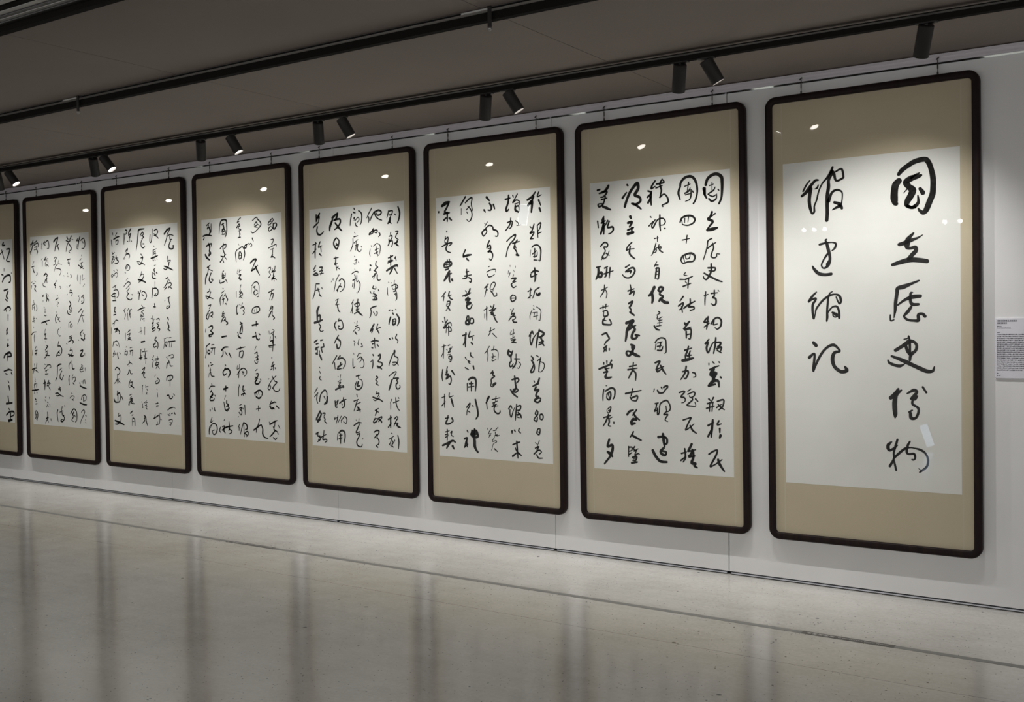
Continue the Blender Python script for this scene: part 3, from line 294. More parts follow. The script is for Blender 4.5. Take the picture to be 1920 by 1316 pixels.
["10.9:309,776 303,754 293,728;10.9:309,772 344,774 338,751 323,733;18.1:323,726 317,703 302,689;10.8:313,745 333,748;14.5:317,699 332,687;10.8:363,750 373,741;14.4:394,797 408,758 402,717 387,687;10.9:326,626 321,611;10.9:311,600 336,603 335,584 315,570;10.9:310,581 310,551 299,536;10.9:315,562 340,568 340,542 329,527;10.8:371,631 391,630 385,612;10.8:381,616 370,590 395,573;14.4:360,548 389,558;14.4:385,566 374,544 394,531;14.5:303,452 343,465;14.5:323,466 322,401;14.5:303,429 338,435;14.5:297,418 343,431;10.8:368,457 358,446;10.8:368,445 372,430;18:286,364 332,386 377,399 382,391;14.5:342,385 326,359 311,340;14.4:357,377 381,342;7.3:300,285 305,281;7.3:289,247 289,213 294,193;7.3:325,281 330,277;7.2:355,295 350,272;9.1:330,258 365,268 384,248 344,234 334,246;10.9:365,257 364,226 344,219;10.8:369,218 363,188;10.8:374,203 373,172 363,157;9:354,200 374,211;10.9:302,90 312,93;14.5:332,89 337,85;10.8:362,96 367,92;14.5:336,70 341,62;14.6:316,43 306,21 300,-6;14.5:371,62 391,35 390,8 375,-15;14.5:336,24 335,-7 355,-3 361,28 341,28;10.9:336,13 356,16;12.7:303,-106 313,-110;12.7:329,-99 333,-106;10.8:369,-76 358,-102 378,-118 373,-137;11:347,-192 321,-231 301,-273 295,-293;10.9:342,-189 352,-189 346,-223 376,-238 371,-269 345,-288 330,-285;12.7:331,-269 361,-269 380,-288;9.1:294,-366 329,-342 360,-334 339,-369 313,-408;14.6:319,-392 303,-435 292,-462;12.7:339,-380 379,-376 364,-391 373,-407 358,-418 358,-441 372,-452 393,-440 388,-425;9.1:316,-525 301,-553;9.1:306,-560 305,-595;10.9:331,-548 381,-531;10.9:352,-513 356,-555 370,-585 385,-600;10.9:376,-512 381,-516;14.6:284,-665 314,-649;14.6:304,-641 303,-688 303,-723;14.6:283,-720 309,-688;10.9:339,-659 359,-643 369,-654 354,-670 333,-710;10.9:339,-690 369,-689 358,-708;14.5:358,-701 373,-712 393,-718;11:312,-761 317,-764;9.1:286,-804 332,-779;9.2:317,-787 301,-823 291,-839 301,-846;11:321,-814 311,-842;9.2:337,-806 336,-813 301,-858;11:316,-849 326,-856;10.9:367,-773 376,-815 371,-865",
"11.1:157,806 131,773 110,739;11.1:125,746 130,726 124,704;11.1:177,777 151,741 140,718;14.7:177,774 218,786 243,773 233,755 207,752 197,768;12.8:182,769 192,746 217,725 247,715;11.1:170,662 149,640 128,622 164,632 170,655;11:133,633 185,650 205,645 195,630 175,639;11:220,632 230,616 215,602;7.4:147,544 152,536;7.4:137,521 131,490 136,471;7.3:168,539 199,556 229,540 228,505 218,479 202,468;9.2:193,534 188,515;9.2:183,511 213,521;9.2:198,522 192,491;9.2:177,488 208,498;9.2:192,491 207,479;14.8:135,409 145,404;11:191,433 186,407 206,394;14.8:134,382 129,370;11:180,376 196,387 206,390;11.1:129,376 139,372;11.1:170,370 190,358 174,339 154,325;11:174,347 195,346;9.2:180,343 164,309;11:200,338 199,311 214,299 230,307;11.1:163,262 157,247 183,242 183,258;11:208,234 213,226;11.1:131,224 141,212;9.2:167,223 157,208;11.1:167,208 192,196 156,189;11.1:177,188 166,165;14.8:156,166 192,169 182,188;11.2:186,122 155,115 134,104 139,84 133,57 123,42;11.1:159,80 170,68;11.1:190,84 195,72 185,57 169,61;14.9:163,-5 137,-40 126,-56;14.9:137,-48 152,-36 141,-63;11.1:199,-5 183,-32;11:183,-40 224,-25;14.7:193,-44 208,-67;12.9:135,-126 171,-118 202,-122;13:166,-102 166,-137;11.1:166,-131 170,-170;14.8:140,-167 150,-170;12.9:191,-147 201,-158;11.1:145,-143 161,-139;14.8:149,-217 154,-225;9.3:127,-268 148,-252;11.2:148,-256 148,-287 142,-314;14.8:200,-224 216,-216 215,-240 194,-263;11.1:199,-267 225,-271 235,-286 209,-306 193,-310;14.7:189,-298 219,-309 229,-317;11.1:177,-368 192,-376 172,-392 187,-407 171,-419;14.8:181,-423 196,-430;9.3:180,-475 170,-495;9.3:175,-491 201,-486 195,-502 185,-514;12.9:144,-515 169,-522 205,-529 235,-544;9.2:149,-531 164,-538 190,-526 205,-510;11.1:163,-608 194,-592;14.8:173,-608 193,-619;11.2:178,-604 173,-623 162,-643;11.2:162,-663 146,-687 151,-695 177,-682 182,-662 151,-675;11.1:192,-662 223,-649 218,-664 192,-685;14.8:192,-666 218,-680 222,-691;11.1:150,-761 175,-748 196,-751 190,-771 175,-783;11.1:154,-800 180,-775 174,-803;11.1:180,-798 195,-821 189,-845 179,-845;14.9:168,-854 184,-865",
"15:-9,814 -4,805;15:-15,787 1,782;11.3:-31,776 -42,737 -48,695;11.2:33,795 58,778 63,746 57,712 47,697;9.4:-15,744 -5,751 -10,728;9.4:0,727 27,749 37,732 21,714;9.4:5,711 5,695 25,682;9.4:-7,645 -2,637;9.4:-13,614 24,620;9.5:-23,603 -24,564 -41,526 -51,514;9.4:-13,571 24,593;9.4:8,578 7,555;9.4:-3,551 28,561;11.3:7,547 1,520;9.3:23,554 17,531 27,511 48,510 54,525;9.3:54,544 59,536;7.5:-10,477 -5,473;7.5:-11,446 11,453 0,430;7.5:-16,426 -11,418;7.5:5,437 -1,418;7.5:26,436 31,428;5.6:-12,387 -6,383;9.4:-39,354 -7,369 20,368 19,360;9.4:-12,346 -7,330 -14,283 -19,252;11.3:-29,307 -2,318;11.3:-29,283 -35,264;9.4:9,341 8,298 24,305;9.4:24,301 39,281 33,246 17,223;7.5:6,220 11,216;9.5:-26,169 -48,138;9.5:-32,150 -38,115 -54,79;9.5:-38,111 -39,75;11.3:16,172 10,126;11.3:-16,138 21,149 26,129 -1,122 -16,134;11.3:15,121 4,102 25,106;11.3:-18,71 20,90;15:-1,98 25,78 56,58;7.6:-19,8 -14,4;7.5:8,20 2,-4;9.4:-14,-20 12,-12;7.5:-36,-59 -4,-31 23,-28 28,-43 12,-47;15.1:-15,-59 1,-75;9.4:21,-110 10,-138;9.5:-26,-122 -16,-134;9.5:-22,-140 -22,-155;9.4:10,-140 15,-151;9.4:42,-139 52,-159 36,-163;7.6:-33,-207 -28,-218;9.5:-39,-246 -40,-290 -35,-313 -19,-301;7.5:3,-234 19,-210 40,-210;7.5:3,-250 35,-234 39,-257 18,-273;7.5:40,-234 60,-257 65,-288 54,-308 33,-308;11.3:-10,-372 32,-363;11.3:11,-364 11,-387;11.3:-6,-411 -22,-439 -12,-463 25,-462 47,-434 42,-398 16,-391;15.1:10,-411 -1,-439 26,-438;11.4:-7,-500 -2,-516;11.3:-35,-549 8,-535;11.4:-3,-544 -19,-580 -36,-620;11.3:-14,-572 29,-554;11.3:-4,-587 7,-610;11.3:-9,-615 28,-606;11.3:7,-591 22,-614 22,-625;7.6:-16,-682 -11,-690;7.6:11,-673 5,-701;11.3:-38,-723 0,-701 36,-700;11.3:15,-709 -7,-749 -18,-773 19,-764;11.4:-7,-785 19,-779 -2,-812;11.3:14,-791 -13,-836 -3,-864 28,-870 39,-853;7.5:45,-810 45,-817",
"23:-218,761 -180,786;19.2:-169,789 -180,754 -202,744;19.3:-218,745 -241,702 -247,671;15.4:-197,743 -148,748 -143,720 -171,690 -198,676;15.2:-192,723 -155,685 -128,664;15.3:-183,616 -205,593 -206,565 -179,536 -163,563 -157,594 -178,615;11.5:-184,576 -173,564 -190,564;11.5:-208,470 -164,476;11.5:-191,481 -192,445 -203,426 -176,433;11.5:-192,433 -182,385;11.5:-182,401 -166,413;11.5:-171,401 -155,392;7.7:-221,325 -238,302;7.7:-210,329 -216,313;9.6:-161,351 -189,312 -201,273 -212,233;11.5:-162,307 -135,322 -109,302 -109,270 -131,239 -153,232;11.5:-169,260 -146,287;11.5:-185,240 -158,271 -136,263;11.5:-168,264 -180,232;9.6:-197,169 -170,180;9.6:-176,173 -187,149 -198,137 -165,141;9.6:-182,137 -182,117;11.5:-177,121 -172,97 -156,85;11.5:-167,37 -179,17;11.6:-195,18 -212,-6 -201,-34 -191,-46;11.5:-173,21 -146,25 -131,1 -131,-27 -153,-38 -174,-30 -174,-14 -158,-19;11.6:-175,-82 -203,-118 -214,-138;15.4:-187,-106 -160,-122 -155,-138;15.4:-193,-148 -188,-172 -172,-176;11.6:-155,-140 -161,-160 -177,-180;11.6:-194,-228 -222,-264 -239,-288;11.6:-217,-280 -212,-324;13.5:-162,-228 -189,-252;11.5:-179,-252 -141,-243 -114,-263 -115,-291 -137,-319;15.4:-158,-279 -163,-303;15.4:-185,-308 -142,-287;15.4:-169,-299 -191,-324 -153,-319;7.7:-186,-376 -181,-379;7.7:-159,-363 -165,-391;7.7:-187,-415 -154,-399;9.6:-177,-423 -160,-419 -182,-447 -155,-439;15.3:-210,-472 -166,-455 -129,-450;15.4:-139,-442 -134,-454;11.6:-166,-447 -167,-479;15.5:-217,-555 -212,-595 -196,-598;15.5:-190,-550 -201,-582;11.6:-212,-566 -184,-546;11.5:-174,-569 -141,-548 -109,-539;11.5:-135,-528 -141,-556;15.4:-130,-544 -125,-568 -131,-592 -148,-600;11.5:-152,-572 -147,-580;9.7:-219,-671 -225,-687 -198,-670;9.7:-192,-658 -198,-686 -209,-715;9.7:-193,-710 -176,-685;9.7:-160,-661 -171,-681;9.6:-155,-688 -127,-663 -106,-678 -112,-710 -139,-700;9.6:-160,-689 -160,-709;11.6:-195,-790 -201,-835;15.4:-184,-782 -156,-764 -129,-775 -125,-811 -136,-847;15.5:-167,-789 -169,-857;11.6:-178,-801 -151,-796;11.6:-184,-826 -152,-816",
"15.7:-343,801 -360,778 -378,743;15.7:-377,791 -378,747;15.6:-372,771 -349,777 -356,741;15.6:-406,704 -378,723 -356,737;15.6:-367,706 -373,678 -363,653 -335,648 -307,666;11.8:-415,576 -375,586;13.8:-386,594 -393,538 -394,482;11.8:-416,515 -382,546;11.7:-342,596 -359,557 -326,567;11.7:-337,556 -332,523;15.6:-349,508 -333,495;11.8:-390,425 -401,410 -413,394;11.7:-351,412 -324,411 -335,391;11.8:-407,384 -391,391;15.7:-414,360 -385,371 -369,358 -402,355;11.7:-352,382 -330,389;11.7:-324,389 -341,357;11.7:-347,365 -313,368;11.7:-387,294 -354,293;11.8:-393,286 -399,246 -411,210 -423,186;11.8:-371,261 -366,237;11.8:-388,246 -355,253;11.7:-332,264 -327,256;11.8:-360,241 -355,217;15.6:-355,213 -339,200;19.7:-363,128 -380,100 -381,68 -382,15;15.7:-375,60 -353,63 -354,19;19.6:-410,11 -370,19 -331,31;11.7:-365,3 -349,-17 -360,-37 -344,-54 -322,-46;15.8:-413,-130 -384,-114;15.7:-351,-118 -329,-114;15.7:-396,-145 -374,-140;15.6:-324,-144 -319,-160;15.7:-397,-173 -369,-165;19.7:-402,-181 -386,-181;15.6:-347,-169 -319,-164;15.8:-386,-189 -386,-209;15.7:-347,-177 -336,-205;19.7:-397,-213 -386,-217;11.8:-364,-193 -364,-221;15.7:-364,-221 -348,-249 -343,-261;9.8:-366,-314 -361,-318;9.8:-367,-343 -356,-359;11.8:-362,-383 -368,-395 -351,-407;11.9:-392,-465 -420,-502;11.9:-387,-501 -421,-531;11.9:-393,-513 -399,-550 -388,-578;11.7:-371,-562 -359,-513 -320,-479 -298,-495 -299,-535;19.6:-293,-527 -299,-563 -322,-580;11.8:-326,-524 -315,-544;15.9:-367,-633 -402,-687 -408,-699;15.8:-367,-645 -356,-652 -368,-677 -396,-703;19.7:-391,-711 -368,-693;11.8:-340,-648 -318,-647 -329,-668;11.8:-329,-676 -318,-691 -324,-704 -302,-719;15.8:-410,-801 -387,-788;11.9:-393,-796 -393,-817 -376,-816 -366,-835 -388,-853 -400,-858;11.9:-371,-815 -388,-845;11.8:-360,-823 -310,-800;11.8:-331,-773 -338,-818 -344,-838 -310,-836 -305,-848 -322,-857"],
["10.4:354,796 317,770 307,749 332,754 363,781 354,796;10.4:333,772 348,775;10.4:332,737 311,720 321,702 352,718 342,736;13.9:363,756 362,721 377,716 398,743 388,758 363,753;8.7:334,637 360,639 354,615 339,605 349,597;8.6:307,575 348,587 389,599 389,577;8.7:332,563 363,572;10.4:353,562 347,526 331,506;10.4:352,523 341,505;10.4:331,506 356,508 376,497;8.7:298,422 324,431 323,410 303,393;8.7:344,420 344,398 374,419;10.4:375,436 364,391;10.4:338,392 379,401;8.7:313,390 323,376 317,362 297,352;10.4:358,385 352,350 337,333;10.4:337,347 368,363;12.1:337,336 362,346 387,334;10.4:353,371 362,325;10.4:299,241 360,264;8.7:335,265 329,237 308,184;8.7:329,230 349,233 344,204 328,183;8.7:327,140 305,102;8.8:321,116 342,137 336,108 300,73;8.7:315,91 336,97 335,72 360,51 350,37;10.5:294,55 320,83;10.5:340,65 355,54 344,37;7:296,-49 301,-74;8.7:316,-70 352,-49;8.7:337,-38 352,-49 331,-81;8.8:311,-94 305,-119;10.5:342,-76 340,-137 333,-201;10.4:362,-90 371,-105;10.5:310,-126 335,-122 330,-144;13.9:294,-162 360,-154;8.7:298,-172 339,-169;10.5:322,-247 322,-255;10.5:336,-283 320,-315 341,-312;10.5:315,-319 351,-301;10.5:336,-305 335,-344;10.5:309,-341 325,-330;13.9:356,-326 360,-333;10.5:282,-413 287,-409;8.8:364,-386 323,-416 291,-452 275,-485 295,-492 306,-466 286,-463;10.4:323,-391 348,-426 373,-436 331,-473 351,-501 387,-500 402,-478;8.7:321,-484 347,-451;10.6:308,-579 287,-622;10.5:292,-604 339,-585 359,-588;10.5:302,-615 302,-633 328,-628 343,-638;13.9:363,-613 388,-630;12.3:312,-639 332,-635;10.6:284,-738 288,-759;14:289,-755 325,-739 366,-723;8.8:345,-724 339,-764 328,-793;10.5:380,-759 395,-783;10.5:324,-772 339,-796 364,-806 378,-827;14.1:344,-800 312,-830 286,-849;10.5:322,-854 347,-867 363,-852",
"10.7:138,792 164,808 185,814 195,799 220,780 230,754 198,727 161,704 135,699 120,714;10.6:158,758 179,779 189,760 173,750 157,744 193,738;8.8:199,759 214,751;10.8:38,588 64,591 65,616 43,599 43,584;10.7:59,609 91,622;8.9:96,611 117,620 127,602 111,595;14.2:134,659 144,637;14.3:108,473 145,496 171,495 155,471 117,411;14.1:117,411 149,424 186,451;14.1:160,445 180,412 195,393;14.1:195,391 205,377;8.9:119,297 146,321 177,324 197,298 196,247 190,215 174,212;5.4:119,289 112,239;10.7:135,285 156,295;10.7:145,289 155,263 134,246;10.6:155,267 139,242 159,227 185,241;12.4:170,263 181,255;10.7:114,98 125,123 162,137 193,132 198,107 166,90 124,87 114,98;7.1:141,115 145,97;7.1:167,122 166,97;16:116,-4 179,6;14.2:159,25 158,-8;10.7:152,-58 156,-80;14.2:188,-69 198,-77;17.8:119,-93 156,-86;14.2:156,-82 161,-104 181,-115 192,-108;7.1:154,-165 138,-191;10.7:137,-220 163,-209 163,-227 173,-241 147,-249;14.3:157,-245 172,-263 151,-270;8.9:135,-274 140,-289 161,-296 172,-277;10.7:160,-339 144,-350;10.7:148,-375 169,-372 169,-390 148,-408 132,-416;10.7:137,-401 163,-408 142,-423;14.2:153,-419 136,-441 152,-452 178,-447 189,-433;14.2:194,-414 199,-422;14.3:129,-522 134,-544;14.2:134,-522 166,-503 197,-502 212,-520 207,-538;10.7:150,-518 155,-540;10.7:171,-514 176,-536;14.2:144,-551 175,-561 201,-546;10.7:141,-645 188,-636;10.7:168,-619 167,-659;14.2:111,-807 159,-779 190,-763;10.7:176,-720 165,-757 143,-794 137,-824;14.1:196,-763 210,-795 209,-831 229,-855 265,-864",
"10.8:7,823 -20,806 -32,785;10.8:-32,789 -10,795;10.8:-38,749 -11,776 -6,762 -22,744 10,732;10.8:-43,753 0,761;10.8:-1,739 -7,711 3,696;9:-23,723 9,728;10.8:-7,703 -8,671;14.4:-24,672 3,674;5.4:-20,624 -15,609;10.9:-37,581 -54,560 -55,524 -51,487;10.8:-27,581 17,600 37,585 47,548 41,519 30,498;10.8:-17,555 -18,511 4,514 10,542 -6,565 -17,555;10.8:-12,536 4,535;7.2:-31,431 -42,406;7.2:-15,427 -21,402;7.2:-20,413 6,422;7.2:-42,400 -32,389;10.8:-21,385 0,388 -16,370 -27,360 -1,359;10.8:-16,366 -12,348 10,351;9:-2,308 -13,282;9.1:-57,258 -58,214;9:-8,271 -19,253 2,256;9.1:-20,235 7,249 12,231 -15,217 -26,210;9:-20,221 11,205;9:-20,235 -4,224;10.9:-38,155 -55,137 -56,108 -51,82 -40,97;9:-22,158 -12,147;9:10,169 -1,143;10.8:-12,129 20,139 30,121 14,107;10.8:19,107 29,92 13,78;10.9:-20,23 1,8 5,-32 -2,-68;10.8:-21,5 11,15;12.7:0,5 -17,-39 -23,-65 -1,-65;10.9:-49,-57 -39,-76;14.5:-45,-81 -29,-96 -13,-100;10.8:-64,-188 -15,-177 33,-169;10.9:-20,-169 -26,-195;10.9:-32,-210 -38,-246;10.9:-32,-210 0,-199 11,-213 -1,-246 -7,-257;12.7:-17,-250 -1,-242;7.3:-56,-313 -63,-342 -35,-331;7.3:-35,-305 -41,-345;10.9:-9,-334 -42,-360 -64,-386;10.9:-42,-360 -48,-408;9:-25,-345 13,-334 44,-355 38,-381 16,-396;10.9:-9,-360 12,-367 1,-382;9.1:-10,-374 7,-359;10.9:-44,-463 -34,-485;10.9:-50,-478 -52,-551;10.9:9,-466 -8,-499;12.7:-2,-473 2,-513 19,-502;12.7:-20,-540 7,-528 2,-546;12.7:13,-524 28,-535;9.1:-43,-622 -22,-614;10.9:-44,-644 -17,-640 -39,-663;10.9:-28,-655 -18,-677 -29,-699;14.6:-50,-678 -35,-692;10.9:-6,-643 -1,-650;10.9:15,-620 19,-690;7.3:-62,-715 -56,-708;11:-47,-770 -64,-793;11:-53,-792 -54,-818;9.1:-4,-757 -21,-794 -39,-847;14.5:1,-753 33,-770 37,-799 16,-807;10.9:1,-764 4,-863;10.9:15,-829 42,-821 52,-839 30,-862;14.5:10,-837 36,-850",
"14.7:-232,776 -215,812 -182,821 -155,811 -151,771 -152,723 -169,687;11.1:-232,776 -240,717;12.8:-210,782 -183,791;14.7:-199,788 -184,758 -206,741 -178,750;11:-212,727 -173,735 -189,751;11:-207,708 -174,710 -162,735;11:-195,744 -201,715;11:-232,598 -198,622 -165,628 -166,606 -188,596;11:-193,637 -199,597 -189,570 -179,544 -196,530;11.1:-195,534 -228,539 -201,530 -230,491;12.8:-184,541 -168,551;11:-184,533 -158,510;11:-202,505 -191,489;11:-235,495 -201,523;11:-204,420 -193,423;11:-210,407 -211,373 -183,376 -177,405;11.1:-199,399 -200,362 -217,366;11:-216,385 -183,387;11:-244,352 -240,330 -201,336 -184,343;11:-173,354 -157,331;9.2:-208,288 -202,284;11:-225,252 -192,269;11.1:-215,240 -243,204 -239,156;11.1:-182,243 -199,225;11.1:-210,218 -205,192 -211,162;11:-177,232 -166,213 -156,198 -167,184;12.9:-216,200 -194,206;12.9:-178,169 -173,162;11.1:-207,107 -219,85 -191,95;11.1:-225,70 -192,81;11.1:-237,22 -209,59 -192,62 -187,40 -221,33;12.9:-188,36 -161,17 -178,3;11.1:-198,44 -182,32;18.4:-230,-92 -175,-84;14.7:-238,-196 -204,-173 -161,-170;11.1:-221,-196 -222,-229 -245,-251;11.1:-189,-218 -173,-236;14.7:-151,-218 -130,-251;9.2:-200,-207 -184,-218;14.8:-197,-311 -192,-318;14.8:-198,-336 -226,-367;14.8:-226,-367 -216,-392 -183,-377;14.7:-209,-351 -171,-340 -144,-362 -150,-388 -167,-406;18.5:-219,-500 -175,-488;18.5:-196,-478 -198,-515;7.4:-199,-552 -210,-567;7.4:-199,-549 -216,-580;11.1:-222,-602 -212,-647 -196,-672;14.8:-189,-590 -189,-612 -168,-623 -195,-635;14.8:-179,-631 -163,-649 -191,-661;11.1:-213,-658 -186,-672 -169,-656;9.3:-220,-740 -226,-748;13:-244,-797 -222,-788;14.9:-222,-796 -228,-826 -212,-844;11.2:-266,-802 -278,-828 -262,-843;14.7:-245,-823 -200,-799 -123,-784;11.1:-166,-756 -162,-808 -173,-823;11.1:-168,-812 -135,-825 -152,-845 -169,-849",
"14.9:-382,789 -353,806;14.9:-377,763 -359,791;11.2:-366,769 -343,779;11.2:-331,797 -333,745 -339,727;15:-355,769 -344,738 -362,709;14.9:-429,706 -384,714 -329,704;15:-425,679 -413,694;14.9:-392,625 -358,638 -330,641 -336,622;15:-364,646 -353,612 -360,582;15:-360,586 -344,567 -366,549 -360,571;18.7:-406,559 -389,535 -356,515;15:-386,457 -352,474;11.2:-364,441 -325,428;11.3:-369,456 -381,419;15.1:-382,413 -405,377 -412,328;13.1:-343,412 -360,382 -366,356 -345,337 -322,355;14.9:-338,363 -322,362;9.4:-363,289 -369,278;11.2:-392,260 -358,274;11.2:-352,263 -364,241;14.9:-409,234 -326,210;11.3:-359,240 -388,211 -410,227;11.2:-384,155 -350,165;11.3:-355,158 -373,132;11.3:-368,121 -391,99 -409,65 -392,50 -374,84 -385,99;11.2:-363,95 -335,105 -335,83 -358,68;15:-352,76 -336,64;9.4:-417,-29 -423,-55;13.1:-383,-14 -343,-3 -338,-25 -361,-40;15:-361,-44 -334,-63 -351,-74;15:-373,-74 -345,-67;15:-379,-76 -379,-87 -351,-84;11.4:-375,-144 -416,-170 -417,-215 -429,-257;13.2:-394,-196 -400,-219 -378,-222 -377,-200 -399,-196;11.2:-353,-155 -325,-151;11.2:-360,-181 -309,-177;11.3:-343,-181 -355,-215;11.2:-321,-181 -322,-230;11.3:-374,-294 -363,-297;11.3:-392,-316 -392,-328;11.3:-364,-316 -341,-308;9.4:-381,-354 -370,-335;11.3:-370,-350 -382,-380;11.2:-371,-369 -360,-399 -327,-402;7.5:-388,-380 -394,-411;11.3:-362,-463 -357,-466;11.2:-391,-501 -368,-481 -324,-480;15.1:-364,-515 -381,-531;11.3:-364,-523 -348,-545 -376,-561;13.1:-326,-552 -320,-559;15:-376,-564 -354,-571;13.1:-377,-569 -383,-592 -344,-591 -332,-576;13.2:-365,-554 -348,-546 -371,-569;13.2:-385,-668 -385,-679;11.3:-362,-652 -357,-663;11.2:-334,-651 -329,-673 -318,-676;9.4:-364,-727 -382,-769 -354,-753;11.4:-395,-804 -401,-834 -402,-864;11.3:-383,-796 -349,-775 -316,-785 -305,-818 -323,-853 -351,-862 -362,-836 -339,-827;9.5:-377,-795 -395,-826"],
["19.7:282,753 317,783 357,796;11.3:357,793 331,763 311,733;11.4:316,732 300,695 279,658;11.2:321,732 355,743 394,734;11.3:350,731 354,705 378,704;14.1:359,692 338,655 347,630 386,628 396,652 377,647;11.3:320,568 324,529 333,504 317,473;9.9:314,530 354,534 333,510;14.1:274,490 322,476 381,454;11.4:318,479 293,461 263,472;11.3:290,386 320,398;9.9:310,398 339,366;11.4:319,373 289,335 263,314;10:273,298 303,322 278,304;11.4:314,347 348,353 357,333 317,309;11.3:327,322 366,305;8.5:300,227 340,239;8.6:275,212 270,205;11.3:325,233 324,201 337,169 322,150 292,145 303,163 332,163;17.1:305,68 314,52;17:304,28 317,-7 307,-26 331,-39;8.6:255,-102 259,-141 243,-185;8.6:265,-102 295,-93;11.4:264,-147 278,-166 289,-131 264,-134;8.5:315,-96 344,-93;14.1:304,-128 392,-122;8.5:323,-128 317,-172;8.5:353,-128 342,-172;8.6:275,-256 290,-249;8.6:294,-268 300,-259;8.5:310,-243 359,-233 368,-255 334,-261;11.4:309,-281 303,-306;11.4:277,-345 288,-306 318,-293;11.4:318,-293 327,-325 356,-325;11.4:274,-446 285,-414 334,-403 354,-419 323,-445 294,-445;8.6:319,-413 317,-490;11.4:275,-570 300,-567 309,-592 338,-591 349,-572;11.3:359,-555 373,-565;11.4:281,-689 316,-671 356,-664;8.5:370,-666 375,-673;14.3:285,-724 300,-733;8.6:305,-716 314,-732;14.2:330,-716 344,-712;14.2:364,-708 374,-720;8.6:293,-771 333,-763 332,-789 302,-809;8.6:303,-790 327,-789;8.6:307,-815 322,-808",
"11.6:129,801 122,737 111,696 96,700 97,739 102,758;11.5:154,787 184,797 198,771 172,747;11.5:152,748 182,740 207,720;11.5:148,761 173,753;8.6:145,662 149,656;8.6:139,627 179,638;8.7:134,628 132,570;8.6:138,608 168,619;8.6:138,595 173,600;14.3:106,562 147,569 192,580;8.6:163,620 162,575;11.5:131,548 141,541;8.6:156,550 161,540;8.6:181,555 186,548;5.8:145,502 165,504;11.5:138,467 159,479;14.4:143,460 153,444;14.4:118,444 116,411 131,395 161,394;14.4:142,436 157,416;14.4:173,441 182,435;8.7:150,365 149,321;14.5:118,315 112,270 106,235;11.6:118,309 159,314 188,294 182,262 152,250 137,257;11.5:147,260 162,269;11.5:124,161 154,160;11.6:139,186 143,151;8.7:111,84 110,51;8.7:90,65 140,57;8.7:125,51 109,22;10.1:160,57 191,63 200,50;8.6:159,25 190,31;11.6:99,21 119,33 109,8;10.1:119,8 98,-12 108,-25 128,-18;11.6:102,-25 133,-12 138,-31 102,-44;11.5:169,20 189,7 168,-12 203,-25 187,-41;14.5:151,-92 130,-115;11.6:140,-115 169,-134 173,-166 163,-186;11.6:114,-147 123,-173 153,-166;11.6:113,-154 144,-141;8.7:144,-128 118,-154;8.7:116,-244 100,-263;8.7:89,-276 109,-283 93,-328 107,-341;11.6:161,-250 160,-282;8.7:135,-269 180,-263;11.6:129,-282 175,-276;11.6:149,-295 138,-321 169,-317 179,-301 149,-301;11.6:163,-321 142,-350;11.5:168,-333 188,-349;5.8:136,-403 120,-417;11.6:160,-429 184,-448 169,-467 138,-474 134,-458 159,-448;8.7:147,-519 152,-526;11.6:151,-551 155,-583;11.6:128,-642 163,-635;11.6:149,-629 148,-645;14.5:138,-661 163,-657;8.7:120,-733 104,-760;11.6:99,-766 145,-745 175,-731;8.7:171,-718 179,-763 173,-808;8.7:186,-721 201,-724;8.7:189,-769 199,-772;11.6:133,-817 163,-809;8.7:143,-790 148,-803",
"17.5:-54,796 -39,808 23,810;11.8:-49,805 -61,754 -68,709 -85,638;11.7:-30,759 2,783 11,763 -20,752;11.7:-9,758 16,740 -10,732;11.7:0,731 -22,694 -13,661 13,653 28,668;14.6:4,686 19,685;11.7:-25,603 -5,583;11.7:-26,571 0,576 -11,557;11.8:-6,560 -22,525 -48,517 -73,534;8.8:-78,544 -37,539;11.7:-37,532 -7,525 23,510;8.8:-19,458 -31,430 -47,411;8.8:-31,430 0,435 5,409;17.5:-68,392 -22,384 29,366;11.8:5,415 -22,384 -63,369;11.8:-71,295 -56,275 -35,300;11.8:-40,300 -57,262 -63,223;8.9:-66,294 -77,275;10.3:-25,280 -4,293 31,272 35,246 14,221 -1,225;11.7:-20,267 0,254;11.7:-81,135 -40,148 12,156;8.8:-29,177 -9,157;10.3:-4,137 -36,118;11.7:-30,125 -5,98;11.8:-41,99 -22,79;8.8:-52,86 -1,85;8.8:-37,73 -54,44;11.7:-22,60 4,66;8.8:-2,53 -2,40;5.9:-45,-4 -42,-63;7.4:-72,-49 -30,-37;8.8:7,-4 4,-69;17.6:-44,-131 3,-124;11.8:-51,-193 -58,-238;17.7:-53,-245 -54,-278;11.8:-74,-265 -33,-258;8.8:1,-186 -5,-206;10.2:-31,-212 31,-205;11.7:5,-219 8,-270;11.7:-12,-271 24,-264;8.8:13,-264 7,-309;14.7:-11,-238 -2,-258;8.8:-74,-268 -43,-264;10.3:-36,-362 -5,-342 -16,-368 -42,-391;8.8:-47,-395 -6,-384 -17,-404;11.8:-27,-403 -17,-422 -2,-429;8.9:-35,-491 -46,-514;8.9:-41,-514 -48,-570;8.8:1,-490 5,-506;8.8:0,-507 36,-499;8.8:15,-522 30,-535;8.8:19,-548 9,-562 19,-565;8.9:-55,-632 -50,-635;8.9:-45,-648 -46,-681;8.9:-41,-681 -36,-674;8.8:-25,-641 12,-620;8.8:-4,-640 22,-633;11.8:-10,-660 16,-666;11.8:6,-653 0,-673;11.8:0,-679 15,-692;10.3:-28,-745 -3,-757 -29,-771;8.9:-18,-751 -19,-784 -51,-812;11.8:-3,-764 1,-796 20,-831;8.8:-40,-805 -14,-790",
